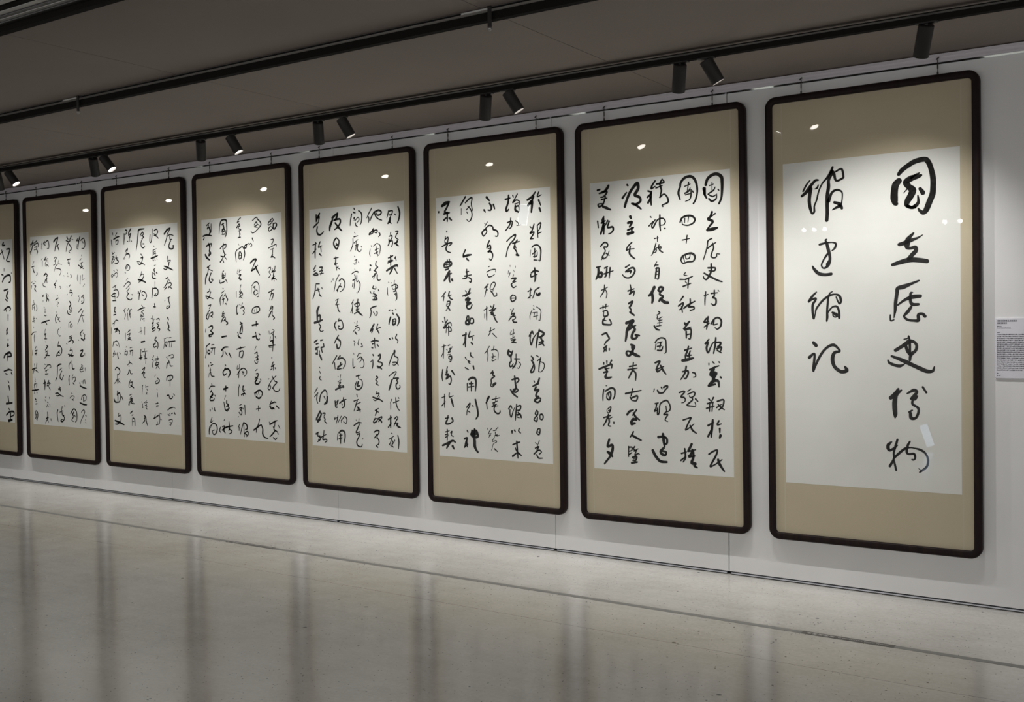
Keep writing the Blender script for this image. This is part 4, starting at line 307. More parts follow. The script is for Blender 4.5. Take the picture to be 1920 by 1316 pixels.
"11.9:-226,816 -205,808 -216,783 -232,777;12:-243,784 -244,742 -251,696;14.9:-152,821 -179,793 -185,774;11.9:-185,768 -154,779 -171,741;11.9:-175,767 -171,715;11.9:-203,716 -192,719;11.9:-150,720 -145,713;11.9:-232,633 -200,657 -211,632;10.5:-200,654 -222,612;9:-222,612 -244,587 -255,571 -234,574;11.9:-222,612 -185,611 -176,591 -187,575;10.5:-237,488 -215,520 -183,512 -179,493 -195,474 -227,478;11.9:-221,491 -205,507;12:-243,457 -233,453;6:-203,410 -230,391;9:-263,339 -230,365 -198,377 -173,363 -205,338 -237,319;10.5:-190,324 -217,299;11.9:-222,299 -207,279;11.9:-196,285 -224,253 -209,233 -172,225 -156,238;11.9:-155,271 -150,264;10.5:-248,155 -270,135;10.5:-265,135 -250,102 -262,63;9:-206,154 -223,128;9:-218,115 -215,55;11.9:-185,140 -164,147;11.9:-185,140 -192,108 -182,75;8.9:-197,101 -176,107;12:-191,-29 -223,-48;7.5:-250,-55 -257,-114;10.5:-224,-68 -187,-55;11.9:-192,-62 -209,-88 -183,-95;11.9:-220,-101 -173,-114;10.5:-194,-101 -226,-114;7.5:-249,-174 -238,-167;9:-260,-193 -272,-240;10.5:-256,-233 -240,-240 -234,-207 -261,-213;8.9:-196,-180 -165,-173;14.9:-197,-206 -160,-200;9:-192,-213 -198,-239;9:-166,-213 -167,-246;12:-211,-292 -206,-299;9:-233,-325 -200,-305 -169,-318;6:-217,-338 -207,-332;12:-213,-365 -219,-384 -236,-408;11.9:-203,-371 -193,-397 -167,-397;10.5:-200,-452 -217,-482 -223,-508;10.5:-201,-475 -174,-468 -186,-501 -213,-515;11.9:-202,-495 -176,-507 -155,-517;9:-215,-581 -183,-570;9:-205,-600 -189,-593;10.5:-211,-614 -179,-606 -201,-627 -222,-641 -234,-664;9:-206,-633 -223,-667;12:-190,-626 -170,-639;11.9:-180,-619 -191,-646 -149,-651;15:-210,-733 -177,-712;9:-189,-752 -173,-741;9:-185,-778 -187,-837;12:-179,-771 -154,-783 -150,-836;9:-186,-804 -154,-796",
"12.1:-402,800 -397,783;12.2:-420,741 -416,708 -411,688;12.1:-343,797 -365,771;15:-388,746 -344,760 -312,765;9.1:-356,744 -362,718;12.1:-356,731 -329,736 -336,704 -362,705;12.1:-413,635 -403,621;9.1:-381,633 -414,615;12.1:-409,601 -382,594;12.2:-393,601 -415,569 -427,542;9.1:-415,575 -377,580;12.2:-383,574 -416,539;12.1:-360,606 -351,572 -330,558 -347,539 -379,540;9.1:-372,586 -334,585;9.1:-397,481 -386,474;9.1:-354,486 -344,473;9.1:-409,450 -431,438 -420,424 -398,443 -376,456 -355,461 -345,441 -361,419;6.1:-393,443 -377,432;12.1:-413,337 -380,350;9.1:-369,356 -381,330;10.6:-403,310 -360,316 -339,295 -340,262 -362,250;12.1:-437,265 -404,284 -372,283;12.1:-426,258 -383,257;9.1:-393,290 -384,230;15.2:-417,224 -374,223;12.2:-397,164 -381,167;12.2:-392,157 -398,131 -382,124;15.2:-410,101 -378,107;9.1:-347,50 -379,57 -402,38 -413,28;9.2:-424,26 -402,36 -413,6;7.7:-446,-7 -448,-60;12.2:-404,-21 -360,-14 -383,-34 -394,-47;12.1:-382,-21 -350,-28 -335,-48 -341,-61;9.1:-394,-47 -361,-34;12.2:-418,-127 -430,-167;9.1:-418,-134 -375,-121 -349,-147 -344,-174;12.2:-387,-154 -365,-161;10.7:-410,-207 -427,-234 -400,-221;9.2:-389,-227 -433,-254;10.6:-368,-240 -358,-267 -353,-273;10.7:-367,-220 -379,-240;9.1:-341,-220 -325,-233;12.2:-405,-367 -383,-347 -351,-360 -341,-386 -363,-410;15.2:-374,-405 -375,-432;12.2:-397,-459 -354,-445;12.2:-375,-439 -382,-472;10.7:-420,-486 -392,-466;10.6:-365,-459 -339,-478;9.1:-365,-472 -377,-485;15.3:-379,-549 -385,-586;15.3:-385,-579 -353,-565 -343,-604 -355,-638 -377,-645;15.2:-430,-620 -414,-643 -371,-645;12.2:-375,-585 -377,-639;15.1:-322,-597 -306,-623;9.2:-369,-739 -376,-765;9.1:-370,-765 -343,-754 -339,-791 -356,-818;18.2:-420,-804 -356,-818 -298,-835;12.3:-356,-815 -389,-833 -421,-834"],
["12.3:293,788 269,768 298,767;15.4:316,797 297,753 290,706;9.3:279,734 273,700 295,692;15.4:349,778 326,766;12.3:343,775 372,784 388,749 387,715 369,696 341,697;12.3:349,758 365,743;6.2:340,642 333,629;9.2:310,592 333,609;9.2:320,568 355,577;9.2:337,574 331,547 354,540;12.3:291,552 325,534 364,519;9.3:354,540 319,520;7.7:277,467 270,433 281,405;9.3:317,459 309,394;9.2:346,465 339,417;9.2:350,424 373,430;6.2:304,392 315,385;6.2:377,384 348,361;12.4:283,276 289,283;9.3:300,269 282,228;12.4:357,289 323,269;10.8:346,275 362,248 350,221 321,214;9.3:333,241 322,228;12.4:320,166 279,136;9.3:348,152 312,105 282,64 264,36;9.2:324,105 364,111;9.3:329,98 345,64;12.3:345,64 356,46;12.4:337,-19 302,-46 296,-56;9.3:342,-46 353,-53;12.4:302,-58 313,-72;12.3:364,-58 357,-99;9.3:271,-107 277,-113;18.5:312,-93 351,-113;12.4:363,-96 323,-110;15.5:297,-203 332,-195 320,-216 296,-244 319,-250 342,-243;9.3:359,-222 359,-243;7.7:305,-326 328,-332;9.3:310,-340 292,-368 327,-360 322,-339;9.3:281,-368 298,-388 338,-380;9.3:361,-352 360,-380;15.5:312,-470 312,-491;15.5:335,-463 334,-490;12.4:352,-459 357,-490;12.4:277,-485 288,-505;15.4:282,-512 322,-524 373,-533;9.3:296,-635 308,-607 343,-589 371,-605 364,-633 330,-648;15.5:331,-613 330,-648;15.5:278,-663 329,-675 374,-677;9.4:293,-746 328,-723 344,-743 314,-786 291,-815 278,-850;12.4:355,-770 366,-777;9.3:354,-805 353,-818;9.3:353,-832 358,-839",
"18.8:126,806 142,785;12.5:113,776 153,764 177,773;12.5:195,813 171,787 165,766;9.3:200,785 218,778;12.6:147,760 123,727 110,679;12.5:153,746 181,718 192,696 163,684;12.5:151,678 168,663;15.6:131,606 172,611;9.4:142,588 136,575 159,567;12.5:154,581 153,550;9.4:122,489 127,478;9.4:127,461 132,454;9.4:168,477 185,456 167,443;6.3:62,466 80,462;9.4:165,382 141,362;6.3:112,369 118,362;9.4:170,347 158,334;12.5:152,327 187,333;12.5:151,313 192,312 179,282;9.4:116,300 110,286;15.7:149,234 166,209 141,182 158,154;9.4:159,189 182,168 169,140 146,141;12.6:111,155 122,127 157,116;9.4:161,57 137,44;9.4:131,37 130,2;9.4:166,37 183,16 153,2;9.4:154,30 148,9;12.5:139,-80 174,-69;12.6:139,-93 174,-86 150,-107;15.7:120,-125 162,-111;12.5:162,-104 196,-121 178,-142;9.5:91,-142 102,-146;9.4:154,-176 141,-197;9.4:135,-204 176,-197 176,-225;15.7:117,-236 169,-249 192,-245;12.6:164,-232 122,-257;12.6:144,-305 120,-337;9.5:120,-337 125,-364;9.4:168,-294 167,-329;12.5:172,-329 177,-363 206,-362;9.5:129,-427 116,-462 126,-510;9.4:181,-418 163,-440;9.4:175,-446 210,-438 215,-466 191,-480;12.6:185,-495 196,-501;9.5:122,-454 120,-509;12.6:169,-453 174,-459;9.4:203,-466 208,-479;12.6:179,-490 196,-504;9.4:153,-581 165,-585;9.4:128,-627 158,-606 193,-611 181,-633;15.7:163,-637 180,-643;12.6:136,-766 166,-730 195,-722 223,-749 228,-790 221,-825 203,-836;15.7:183,-750 165,-772 176,-785;12.6:176,-792 152,-821 175,-834;12.6:194,-778 205,-791",
"19:-76,774 -46,797 -10,809;15.9:-10,806 -29,769 -48,735 -61,690;12.7:-48,728 6,750;12.7:-18,740 -7,712 4,694;9.6:-75,624 -51,637 -39,623 -64,603 -52,588 -65,568 -89,565;6.3:-4,607 -11,580 42,564;8:-17,573 -53,553 -66,526 -79,505;9.5:-42,532 11,527 28,509 22,488 3,471;9.6:-40,424 -64,404;12.8:-58,401 -83,388 -59,380 -66,360;9.5:6,372 24,358 12,351;8:-38,293 -26,285;12.7:-63,251 -21,268;6.4:-40,233 -16,226 -41,205 -29,191;9.6:-60,146 -55,139;12.8:-43,121 -68,94 -69,58 -52,44;9.6:-44,100 -21,86;9.6:-8,93 -33,72;9.5:-33,79 2,58;9.6:-15,62 -4,55;9.6:-17,-5 -36,-19;9.6:-36,-19 -37,-57;6.4:7,9 12,-5;9.5:-25,-59 -14,-73 10,-70;9.6:-27,-122 -40,-157;12.8:-40,-164 -5,-164 18,-192 11,-227 -19,-248 -55,-242;12.8:-18,-206 -54,-235 -67,-259;16:-30,-220 -12,-227;9.6:-67,-256 -31,-241;15.9:-58,-347 -22,-329 8,-325;12.8:-52,-347 -54,-396 -61,-445;16.1:-67,-453 -86,-474;11.2:-23,-381 13,-360;12.7:12,-388 -13,-423 -14,-451 10,-465 22,-450 41,-425;12.8:-46,-550 -10,-538;9.6:-28,-528 -17,-563;9.6:-41,-556 -5,-555;9.6:-11,-562 -17,-577;12.7:-90,-593 -54,-588 -18,-605 29,-617;12.9:-30,-605 -54,-613 -78,-610;16.1:-58,-740 -71,-769;12.9:-71,-762 -66,-804 -56,-845;12.8:8,-709 -5,-745;11.2:-29,-760 13,-744;12.8:1,-751 12,-786 35,-785;12.8:23,-785 40,-813 10,-842 -20,-837 11,-821;9.5:44,-697 50,-707",
"9.7:-258,772 -264,758;9.7:-258,758 -271,723;9.7:-266,716 -253,716;12.9:-215,784 -234,764 -204,749;11.3:-215,770 -166,789 -149,746 -156,718 -180,719;8.1:-256,631 -275,617;9.7:-257,610 -258,560;13:-195,643 -232,616;9.7:-220,615 -171,628;9.7:-184,614 -209,587 -210,559;9.7:-172,600 -166,585;12.9:-185,572 -161,557;9.7:-191,572 -198,551;16.1:-237,475 -206,492 -182,477;12.9:-182,473 -201,460;13:-189,452 -214,432 -227,408;12.9:-195,438 -190,407;9.7:-251,406 -252,385 -216,373 -204,370;9.8:-249,300 -267,286 -249,286;9.8:-256,251 -257,236;13:-206,313 -195,264 -208,236;9.7:-182,306 -170,284;12.9:-201,271 -171,256 -171,242;8.1:-246,190 -234,183;9.7:-228,172 -229,151;13:-229,144 -229,137;9.7:-242,116 -224,109 -206,116;16.2:-287,45 -226,59 -165,69;16.2:-226,56 -203,31;9.8:-228,-12 -241,-40;16.2:-236,-51 -224,-58;13:-242,-63 -217,-53;13:-230,-67 -231,-88;13:-243,-99 -207,-99;6.5:-232,-123 -226,-131;9.7:-221,-159 -197,-166;16.3:-197,-166 -234,-201;13:-229,-219 -198,-208;13:-205,-222 -218,-251 -249,-276;16.2:-230,-247 -175,-250;9.8:-251,-329 -239,-336;11.4:-252,-372 -215,-350;9.7:-214,-339 -166,-335 -154,-356 -179,-363;11.4:-241,-393 -197,-378;9.8:-222,-386 -229,-407;16.2:-241,-422 -199,-417;13.1:-256,-479 -244,-500;9.8:-269,-508 -238,-500;9.8:-195,-477 -220,-513;9.7:-207,-492 -171,-498;16.3:-256,-478 -251,-513 -258,-563;13:-275,-507 -238,-499;13:-189,-480 -220,-512;13:-214,-505 -165,-504;13:-220,-527 -178,-515;13:-202,-519 -185,-547;16.2:-179,-550 -173,-561;9.8:-248,-634 -236,-627;9.8:-255,-656 -243,-670;9.7:-187,-632 -182,-646;13:-219,-676 -207,-682;9.8:-214,-697 -239,-726;9.8:-214,-711 -202,-718;9.7:-183,-696 -178,-710;13.1:-222,-768 -217,-804 -236,-826;13:-242,-826 -206,-817;13.1:-224,-832 -256,-870;13:-218,-839 -207,-860;13:-169,-826 -164,-844",
"13.2:-398,800 -424,766 -438,745;16.4:-437,766 -387,778;13.2:-399,772 -420,723 -439,688 -434,673;16.3:-374,778 -337,797;13:-387,757 -325,775 -320,740;11.5:-376,735 -338,740 -351,720 -383,714;13.1:-351,720 -328,697 -341,670;9.9:-452,695 -413,722;9.9:-392,608 -412,580;13.1:-425,559 -388,565;16.4:-407,544 -395,515 -383,508;9.8:-346,506 -340,492 -359,478;8.2:-436,416 -423,423;8.2:-386,429 -368,422;9.9:-431,389 -438,361;13.2:-387,388 -369,381 -388,360;16.4:-388,356 -364,334;9.9:-412,403 -387,409;9.9:-410,253 -405,239;9.9:-405,231 -393,224;9.9:-430,210 -432,167;9.9:-418,210 -381,217;13.2:-394,196 -395,160;9.9:-362,209 -357,174 -370,153;9.9:-413,189 -400,181;9.9:-422,81 -397,88;9.9:-372,88 -360,81;13.2:-429,60 -392,67;9.9:-409,103 -405,46;9.9:-418,10 -413,-1;9.9:-446,-58 -414,-40 -370,-37;9.9:-402,-60 -409,-89 -405,-132;9.9:-452,-60 -440,-64;6.6:-438,-204 -446,-254;9.9:-381,-171 -400,-196;13.2:-395,-210 -363,-203;16.5:-402,-239 -371,-232;9.9:-383,-217 -384,-253;13.2:-411,-332 -406,-368;9.9:-374,-325 -387,-368;13.2:-450,-383 -412,-372 -375,-368;13.3:-413,-375 -439,-419;13.2:-394,-389 -358,-406;9.9:-409,-461 -403,-476;16.5:-410,-487 -404,-494;9.9:-417,-511 -425,-554;13.2:-424,-526 -392,-510;9.9:-380,-510 -387,-546;13.2:-457,-577 -394,-571 -351,-563;10:-406,-561 -427,-608;13.2:-383,-592 -377,-599;16.6:-409,-654 -397,-661;13.2:-398,-676 -392,-682;13.2:-405,-701 -380,-696;13.3:-413,-770 -402,-819 -415,-834;13.3:-401,-762 -376,-782 -378,-825 -397,-841;9.9:-408,-798 -383,-797;16.5:-391,-840 -385,-847"],
["22:300,805 285,782 326,781;18.4:270,737 309,652;18.2:352,742 406,740 378,680 349,636 403,626;14.7:242,700 297,729;14.7:306,561 305,538;18.4:263,508 291,500;21.9:275,439 317,484 399,497 411,444 384,429;14.5:427,520 427,512;21.9:300,355 369,369;22:368,346 339,301 366,277;22:325,270 352,255;18.3:295,171 364,201 404,186 390,163;14.7:322,179 335,156;18.3:362,125 360,72;22.1:344,-5 329,-58;18.4:330,-20 356,-58;18.4:355,-107 355,-115;18.3:354,-146 339,-169 367,-161;22.1:282,-277 310,-246 379,-229 405,-259 337,-268;18.4:351,-237 335,-307;18.3:278,-408 360,-390 414,-396;14.7:347,-375 360,-390;18.4:305,-430 332,-437;18.3:400,-420 413,-435;18.4:344,-498 357,-513;22.1:356,-544 368,-581;22.1:339,-644 351,-697;29.4:310,-714 406,-702;18.4:350,-759 363,-773;18.4:307,-822 362,-789 430,-785 429,-816 375,-834;22.1:376,-803 374,-865;29.4:346,-874 401,-863"]]
# ------------------------------------------------------------------ framed calligraphy
FW_, FH_ = 1.0822, 2.4
BORD = 0.0385
def frame_mesh():
    prof = [(0.0, 0.034), (0.0, 0.012), (0.0018, 0.0055), (0.006, 0.0015), (0.012, 0.0), (0.027, 0.0), (0.0335, 0.0015), (0.0372, 0.005), (BORD, 0.0095), (BORD, 0.0185), (BORD-0.006, 0.0185), (0.004, 0.034)]
    bm = bmesh.new(); rings = []
    for ins, y in prof:
        rad = max(0.058-ins, 0.019)
        rings.append([bm.verts.new((x, y, z+FH_/2)) for x, z in rrect(FW_-2*ins, FH_-2*ins, rad)])
    n = len(rings[0])
    for a, b in zip(rings, rings[1:]+rings[:1]):
        for k in range(n): bm.faces.new((a[k], a[(k+1) % n], b[(k+1) % n], b[k]))
    bmesh.ops.recalc_face_normals(bm, faces=bm.faces)
    return bm
def stroke(bm, pts, wid, y):
    """a brush stroke: smooth ribbon of varying width with round ends, lying in the sheet's plane"""
    n = len(pts)
    if n == 1: pts = [pts[0], (pts[0][0]+0.5, pts[0][1]-0.5)]; wid = wid*2; n = 2
    C_, Wd = [], []
    for i in range(n-1):
        p0 = pts[max(i-1, 0)]; p1 = pts[i]; p2 = pts[i+1]; p3 = pts[min(i+2, n-1)]
        L = math.hypot(p2[0]-p1[0], p2[1]-p1[1]); q = max(2, min(6, int(L/4)+1)) if n > 2 else 3
        for s in range(q):
            t_ = s/q; t2, t3 = t_*t_, t_*t_*t_
            C_.append(tuple(0.5*(2*p1[k]+(p2[k]-p0[k])*t_+(2*p0[k]-5*p1[k]+4*p2[k]-p3[k])*t2+(3*p1[k]-p0[k]-3*p2[k]+p3[k])*t3) for k in (0, 1)))
            Wd.append(wid[i]*(1-t_)+wid[i+1]*t_)
    C_.append(tuple(pts[-1])); Wd.append(wid[-1])
    Lf, Rt, N = [], [], len(C_)
    for i in range(N):
        a = C_[max(i-1, 0)]; b = C_[min(i+1, N-1)]
        dx, dz = b[0]-a[0], b[1]-a[1]; d = math.hypot(dx, dz) or 1e-6
        nx, nz = -dz/d, dx/d; h = max(Wd[i], 0.8)*0.5
        Lf.append((C_[i][0]+nx*h, C_[i][1]+nz*h)); Rt.append((C_[i][0]-nx*h, C_[i][1]-nz*h))
    V = lambda p: bm.verts.new((p[0]*0.001, y, p[1]*0.001+FH_/2))
    lv = [V(p) for p in Lf]; rv = [V(p) for p in Rt]
    for i in range(N-1):
        try: bm.faces.new((lv[i], rv[i], rv[i+1], lv[i+1]))
        except ValueError: pass
    for end, sgn in ((0, -1), (N-1, 1)):
        a = C_[max(end-1, 0)]; b = C_[min(end+1, N-1)]
        ang = math.atan2((b[1]-a[1])*sgn, (b[0]-a[0])*sgn); h = max(Wd[end], 0.8)*0.5
        fan = [V((C_[end][0]+h*math.cos(ang-math.pi/2+math.pi*k/6), C_[end][1]+h*math.sin(ang-math.pi/2+math.pi*k/6))) for k in range(7)]
        bm.faces.new(fan)
def column_mesh(txt, seed):
    bm = bmesh.new(); rnd = random.Random(seed)
    for s in txt.split(';'):
        w = None
        if ':' in s: w, s = s.split(':'); w = float(w)
        P = [tuple(float(q) for q in p.split(',')) for p in s.split(' ')]
        n = len(P)
        if w is None: wid = [p[2] for p in P]
        else:
            wid = []
            for i in range(n):
                u = i/max(n-1, 1)
                wid.append(w*(0.85+0.4*u if u < 0.45 else 1.05-0.45*(u-0.45)/0.55)*rnd.uniform(0.88, 1.12))
        stroke(bm, [p[:2] for p in P], wid, 0.01715)
    for f_ in bm.faces:
        f_.normal_update()
        if f_.normal.y > 0: f_.normal_flip()
    return bm
FRAMES = [(-1.4766, 1.4408, -0.0067), (-2.6699, 1.4376, -0.0091), (-3.8518, 1.4368, -0.0022), (-5.0241, 1.4387, 0.0004),
          (-6.2065, 1.4401, -0.0021), (-7.3930, 1.4375, -0.0018), (-8.5840, 1.4328, 0.0056), (-9.7755, 1.4390, 0.0121)]
LABELS = ['rightmost framed calligraphy panel with only two columns of very large characters',
          'framed calligraphy panel second from the right, left of the two-column one',
          'framed calligraphy panel third from the right, with a bright rectangle reflected near its top',
          'framed calligraphy panel fourth from the right, columns of medium-sized characters',
          'framed calligraphy panel fifth from the right, fourth from the left edge',
          'framed calligraphy panel third from the left edge',
          'framed calligraphy panel second from the left, narrowest whole one',
          'leftmost framed calligraphy panel, cut off by the left edge of the photo']
proto = {}
for i, (fx, fz, rot) in enumerate(FRAMES):
    r_ = Matrix.Rotation(rot, 3, 'Y') @ Vector((0, 0, -FH_/2))
    root = empty('framed_calligraphy', (fx+r_.x, 0, fz+r_.z), LABELS[i], 'framed calligraphy', 'calligraphy panels hung along the wall', (0, rot, 0))
    if i == 0:
        fo = link('frame', frame_mesh(), M_frame, root, smooth=True)
        try: fo.data.set_sharp_from_angle(angle=math.radians(50))
        except Exception: pass
        bm = bmesh.new(); w, h = FW_/2-BORD+0.004, FH_/2-BORD+0.004
        box(bm, -w, w, 0.0180, 0.0300, FH_/2-h, FH_/2+h); so = link('silk_mount', bm, M_silk, root)
        bm = bmesh.new()
        for s in (-1, 1): box(bm, min(s*0.449, s*0.456), max(s*0.449, s*0.456), 0.01785, 0.0180, FH_/2-1.16, FH_/2+1.16)
        bo = link('silk_border', bm, M_edge, root)
        bm = bmesh.new(); box(bm, -0.447, 0.447, 0.0175, 0.01795, FH_/2-0.887, FH_/2+0.835); po = link('paper_sheet', bm, M_paper, root)
        bm = bmesh.new(); box(bm, -w, w, 0.0105, 0.0125, FH_/2-h, FH_/2+h); go = link('glass_pane', bm, M_glass, root)
        hs = []
        for hx in (-0.345, 0.345):
            bm = bmesh.new()
            tube(bm, [(hx, 0.024, FH_-0.002), (hx, 0.026, FH_+0.075)], 0.0022)
            tube(bm, [(hx, 0.024, FH_-0.004), (hx, 0.024, FH_+0.014)], 0.0045)
            tube(bm, [(hx-0.007, 0.022, FH_+0.075), (hx, 0.022, FH_+0.080), (hx+0.006, 0.024, FH_+0.086)], 0.0035)
            tube(bm, [(hx, 0.0245, FH_+0.030), (hx, 0.0250, FH_+0.052)], 0.0036)
            hs.append(link('hanging_wire', bm, M_wire, root))
        proto = [fo, so, bo, go]+hs
    else:
        for p in proto:
            c_ = p.copy(); c_.parent = root; COL.objects.link(c_)
        po = po.copy(); po.parent = root; COL.objects.link(po)
    for k, txt in enumerate(INK[i]):
        if txt: link('text_column', column_mesh(txt, i*10+k), M_ink, po)

# ------------------------------------------------------------------ exhibit placard right of the title panel
p = empty('exhibit_placard', (-0.74, 0.045, 1.28), 'white printed exhibit placard on the wall right of the title panel', 'placard')
bm = bmesh.new(); box(bm, -0.137, 0.163, -0.0095, 0.0, -0.142, 0.149, 0.0008); link('board', bm, M_card, p)
bm = bmesh.new(); rnd = random.Random(11)
def line(x0, x1, z, h, gap):
    x = x0
    while x < x1:
        w = h*rnd.uniform(0.75, 1.0)
        for q in (0.38, 0.0, -0.38):
            if rnd.random() < 0.85: box(bm, x, x+w, -0.0101, -0.0096, z+q*h-0.09*h, z+q*h+0.09*h)
        box(bm, x+w*rnd.uniform(0.2, 0.6), x+w*rnd.uniform(0.62, 0.75), -0.0101, -0.0096, z-0.45*h, z+0.45*h)
        x += w+gap
line(-0.128, -0.045, 0.137, 0.0078, 0.0012); line(-0.128, -0.088, 0.126, 0.0078, 0.0012)
line(-0.128, -0.112, 0.111, 0.0045, 0.001); line(-0.128, -0.070, 0.102, 0.0045, 0.001); line(-0.128, -0.115, 0.081, 0.0045, 0.001)
for k in range(19): line(-0.128, 0.150 if k < 18 else -0.02, 0.071-k*0.0096, 0.0056, 0.0014)
line(-0.128, -0.121, -0.118, 0.005, 0.001); line(-0.128, -0.113, -0.129, 0.0045, 0.001)
link('printed_text', bm, M_print, p)

# ------------------------------------------------------------------ lighting tracks
def track(name, y, label, x0, x1, q=1.0):
    t = empty(name, ((x0+x1)/2, y, 2.70), label, 'lighting track', 'lighting tracks under the ceiling')
    L = (x1-x0)/2
    P = lambda *pts: [(y_, z_*q) for y_, z_ in pts]
    bm = bmesh.new()
    extrude_x(bm, P((-0.016, 0), (0.016, 0), (0.016, 0.034), (0.024, 0.036), (0.024, 0.050), (-0.026, 0.050), (-0.026, 0.041), (-0.016, 0.0345)), -L, L)
    link('rail', bm, M_track, t)
    bm = bmesh.new(); extrude_x(bm, P((-0.0164, 0.0338), (-0.0268, 0.0405), (-0.0262, 0.0412), (-0.0158, 0.0345)), -L, L); link('polished_lip', bm, M_lip, t)
    bm = bmesh.new(); box(bm, -L, L, -0.0265, -0.0255, 0.0488*q, 0.0502*q); link('top_lip', bm, M_lip, t)
    for x in (-L+0.3, L-0.3):
        bm = bmesh.new(); box(bm, x-0.02, x+0.02, -0.01, 0.01, 0.050*q, ZC-2.70); link('ceiling_bracket', bm, M_gap, t)
    return t
track('lighting_track', YT, 'black lighting track nearest the wall, carrying the row of spotlights', -14.5, 4.5, 0.72)
t2 = track('lighting_track', -1.87, 'bare black lighting track in the middle of the ceiling, with two hanging hooks', -14.5, 4.5)
for hx in (-5.38, -2.51):
    bm = bmesh.new(); box(bm, hx+5.0-0.15, hx+5.0-0.012, -0.0275, -0.0255, 0.0415, 0.0480); link('white_insert', bm, M_white, t2)
t3 = empty('lighting_track', (-5, -2.95, 2.70), 'wide multi-groove ceiling track in the top left corner', 'lighting track', 'lighting tracks under the ceiling')
bm = bmesh.new()
extrude_x(bm, [(-0.016, 0), (0.016, 0), (0.016, 0.040), (-0.016, 0.034)], -9.5, 9.5)
link('rail', bm, M_track, t3)
for k, (yy, zz, hh, mm) in enumerate([(-0.03, 0.022, 0.008, M_gloss), (-0.048, 0.028, 0.004, M_lip), (-0.066, 0.031, 0.008, M_gloss), (-0.095, 0.036, 0.004, M_lip), (-0.125, 0.038, 0.010, M_track), (-0.165, 0.041, 0.008, M_lip), (-0.22, 0.044, 0.008, M_gloss)]):
    bm = bmesh.new(); box(bm, -9.5, 9.5, yy-0.018, yy+0.012, zz, zz+hh, 0.002); link('groove_strip', bm, mm, t3)
bm = bmesh.new(); box(bm, -9.5, 9.5, -0.245, 0.016, 0.047, ZC-2.70); link('mounting_box', bm, M_gap, t3)

for hx, lab in ((-5.38, 'small hanging hook on the middle ceiling track, left one of the two'), (-2.51, 'small hanging hook on the middle ceiling track, right one near the top edge')):
    h = empty('track_hook', (hx, -1.87, 2.665), lab, 'hook', 'hooks on the middle track')
    bm = bmesh.new(); box(bm, -0.009, 0.009, -0.034, -0.0265, 0.0, 0.092, 0.002); box(bm, -0.010, 0.010, -0.036, -0.0265, 0.080, 0.094, 0.002)
    link('stem', bm, M_black, h)
    bm = bmesh.new(); revolve(bm, [(0.004, 0.0), (0.0085, -0.003), (0.0088, -0.009), (0.006, -0.016), (0.003, -0.018)], Matrix.Translation((0, -0.030, 0.002)), 16)
    e = link('tip', bm, M_lip, h, True)
    e['label'] = 'shiny metal tip'

# ------------------------------------------------------------------ spotlights on the track
def spotlight_parts(L, recess):
    R = 0.033
    a = bmesh.new(); box(a, -0.045, 0.045, -0.014, 0.014, -0.006, 0.004, 0.002)
    s = bmesh.new(); revolve(s, [(0.0075, -0.020), (0.0075, -0.004)], None, 14)
    b = bmesh.new()
    revolve(b, [(R-0.003, 0.004), (R, 0.001), (R, 0.002-L), (R-0.0012, -L), (R-0.0030, -L), (R-0.0045, recess-L)], None, 32, True, False)
    l = bmesh.new(); revolve(l, [(R-0.0048, recess-0.0008-L), (0.016, recess+0.0004-L), (0.003, recess+0.0009-L)], None, 28, False, True)
    return a, s, b, l
PARTS = {}
def spotlight(x, d, label, power, L=0.118, recess=0.012):
    """d is the beam axis; the barrel turns about a point 14 mm under the track"""
    root = empty('track_spotlight', (x, YT, 2.700), label, 'spotlight', 'spotlights on the track')
    d = Vector(d).normalized()
    q = (-d).to_track_quat('Z', 'Y')
    if L not in PARTS:
        a, s, b, l = spotlight_parts(L, recess)
        PARTS[L] = parts = [link('adapter', a, M_black, root), link('stem', s, M_black, root), link('barrel', b, M_lampblack, root, True), link('lens', l, M_lens, root, True)]
        parts[2].data.set_sharp_from_angle(angle=math.radians(40))
    else:
        parts = []
        for o_ in PARTS[L]:
            c_ = o_.copy(); c_.parent = root; COL.objects.link(c_); parts.append(c_)
    for o_ in parts[2:]:
        o_.location = (0, 0, -0.014); o_.rotation_euler = q.to_euler()
    ld = bpy.data.lights.new('spot_beam', 'SPOT'); ld.energy = power; ld.color = SPOT_COLOR
    ld.spot_size = math.radians(SPOT_SIZE); ld.spot_blend = SPOT_BLEND; ld.shadow_soft_size = 0.010
    lo = bpy.data.objects.new('spot_beam', ld); COL.objects.link(lo); lo.parent = root
    lo.location = Vector((0, 0, -0.014)) + d*(L-recess+0.0035); lo.rotation_euler = q.to_euler()
    return root
SPOT_SIZE, SPOT_BLEND = 94.0, 1.0
STRAIGHT = [(-1.024, (-.27, .43, -.87), 'single upright black spotlight on the track above the rightmost panel'),
    (-2.171, (-.27, .41, -.87), 'second upright black spotlight from the right, over the second panel from the right'),
    (-3.336, (-.36, .42, -.83), 'upright black spotlight third from the right among the upright ones'),
    (-4.613, (-.32, .40, -.86), 'upright black spotlight fourth from the right among the upright ones'),
    (-5.709, (-.44, .40, -.80), 'upright black spotlight third from the left among the upright ones'),
    (-6.916, (-.34, .40, -.85), 'upright black spotlight half hidden left of a glowing tilted one'),
    (-8.201, (-.27, .37, -.89), 'upright black spotlight cut off by the left edge of the photo'),
    (-9.400, (-.27, .37, -.89), 'upright black spotlight on the track left of the view')]
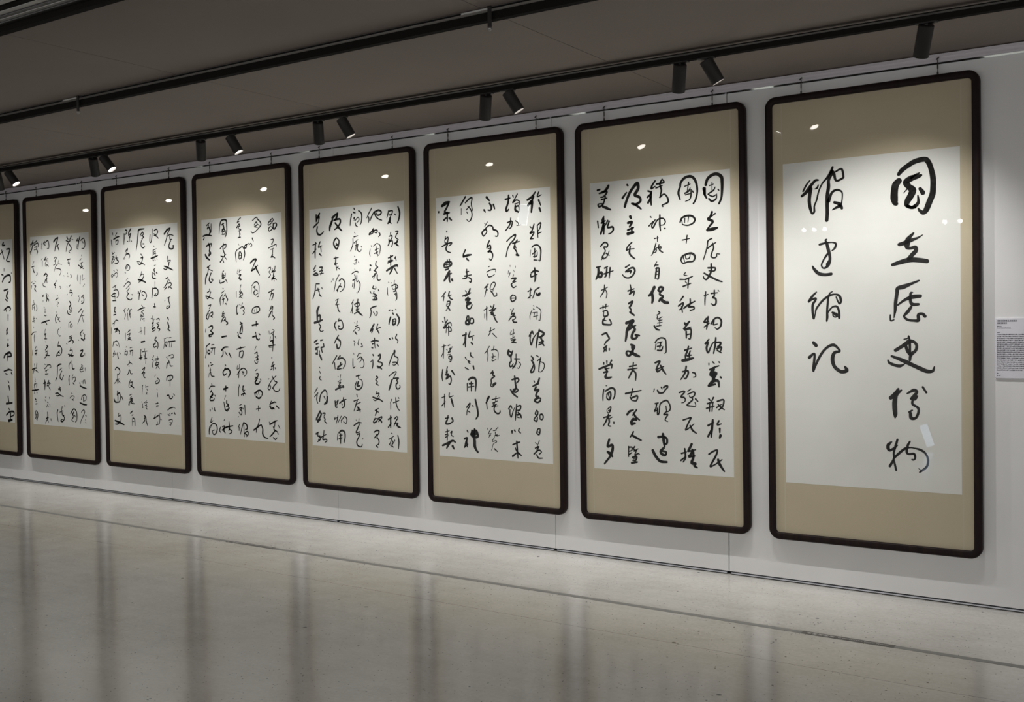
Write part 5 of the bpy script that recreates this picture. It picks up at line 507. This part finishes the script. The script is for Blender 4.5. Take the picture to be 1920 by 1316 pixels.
TILTED = [(-2.034, (.40, .30, -.87), 'black spotlight tilted right, rightmost of the tilted ones'),
    (-3.191, (.42, .30, -.86), 'black spotlight tilted right, second of the tilted ones from the right'),
    (-4.416, (.37, .30, -.88), 'black spotlight tilted right, third of the tilted ones from the right'),
    (-5.416, (.40, .28, -.87), 'black spotlight tilted right, third of the tilted ones from the left'),
    (-6.793, (.54, .27, -.80), 'tilted black spotlight with glowing lens, second tilted one from the left'),
    (-8.040, (.50, .29, -.82), 'tilted black spotlight with glowing lens, nearest the left edge'),
    (-9.300, (.45, .30, -.84), 'tilted black spotlight on the track left of the view')]
for x, d, lab in STRAIGHT: spotlight(x, d, lab, SPOT_STRAIGHT, 0.134, 0.024)
for x, d, lab in TILTED: spotlight(x, d, lab, SPOT_TILTED)
# ------------------------------------------------------------------ lit things across the hall and one added daylight panel, seen as reflections in the picture glass
s = empty('display_screen', (-6.222, -4.0, 2.612), 'small lit screen hung askew under the ceiling across the hall', 'screen', None, (0, math.radians(10), 0))
bm = bmesh.new(); box(bm, -0.066, 0.066, -0.018, 0.0, -0.115, 0.115, 0.003); link('housing', bm, M_white, s)
bm = bmesh.new()
for a in ((-0.064, 0.064, 0.105, 0.113), (-0.064, 0.064, -0.113, -0.106), (-0.064, -0.056, -0.106, 0.105), (0.056, 0.064, -0.106, 0.105)): box(bm, a[0], a[1], 0.0, 0.002, a[2], a[3])
link('lit_edge', bm, M_screen_edge, s)
bm = bmesh.new(); box(bm, -0.056, 0.056, 0.0, 0.0015, -0.106, 0.105); link('picture', bm, M_screen, s)
bm = bmesh.new(); tube(bm, [(0, -0.009, 0.115), (0.03, -0.009, 0.165)], 0.004); link('rod', bm, M_black, s)
lb = empty('daylight_glow_panel', (-2.545, -6.5, 0.02), 'unseen glowing panel added for the bluish daylight reflection in the picture glass', 'added glow panel', None, (0, math.radians(-19), 0))  # unseen glowing panel, added in place of daylight bouncing off the floor
bm = bmesh.new(); box(bm, -0.052, 0.052, -0.06, 0.0, 0.0, 0.28, 0.004); link('case', bm, M_white, lb)
bm = bmesh.new(); box(bm, -0.042, 0.042, 0.0, 0.003, 0.02, 0.265); link('lit_face', bm, emit('lit_face', (0.60, 0.75, 0.95), 9.0), lb)
ft = empty('lighting_track', (-4, -8.5, 2.70), 'short black lighting track at the far side of the hall, behind the photographer', 'lighting track')
bm = bmesh.new(); box(bm, -1.6, 2.4, -0.017, 0.017, 0.0, 0.036, 0.002); link('rail', bm, M_track, ft)
YT = -8.5
for k, (x, lab) in enumerate(((-4.59, 'first'), (-4.45, 'second'), (-4.31, 'third'), (-2.80, 'fourth'), (-2.62, 'fifth'))):
    spotlight(x, (.1, .93, -.35), lab+' spotlight from the left on the track across the hall', 3.0)
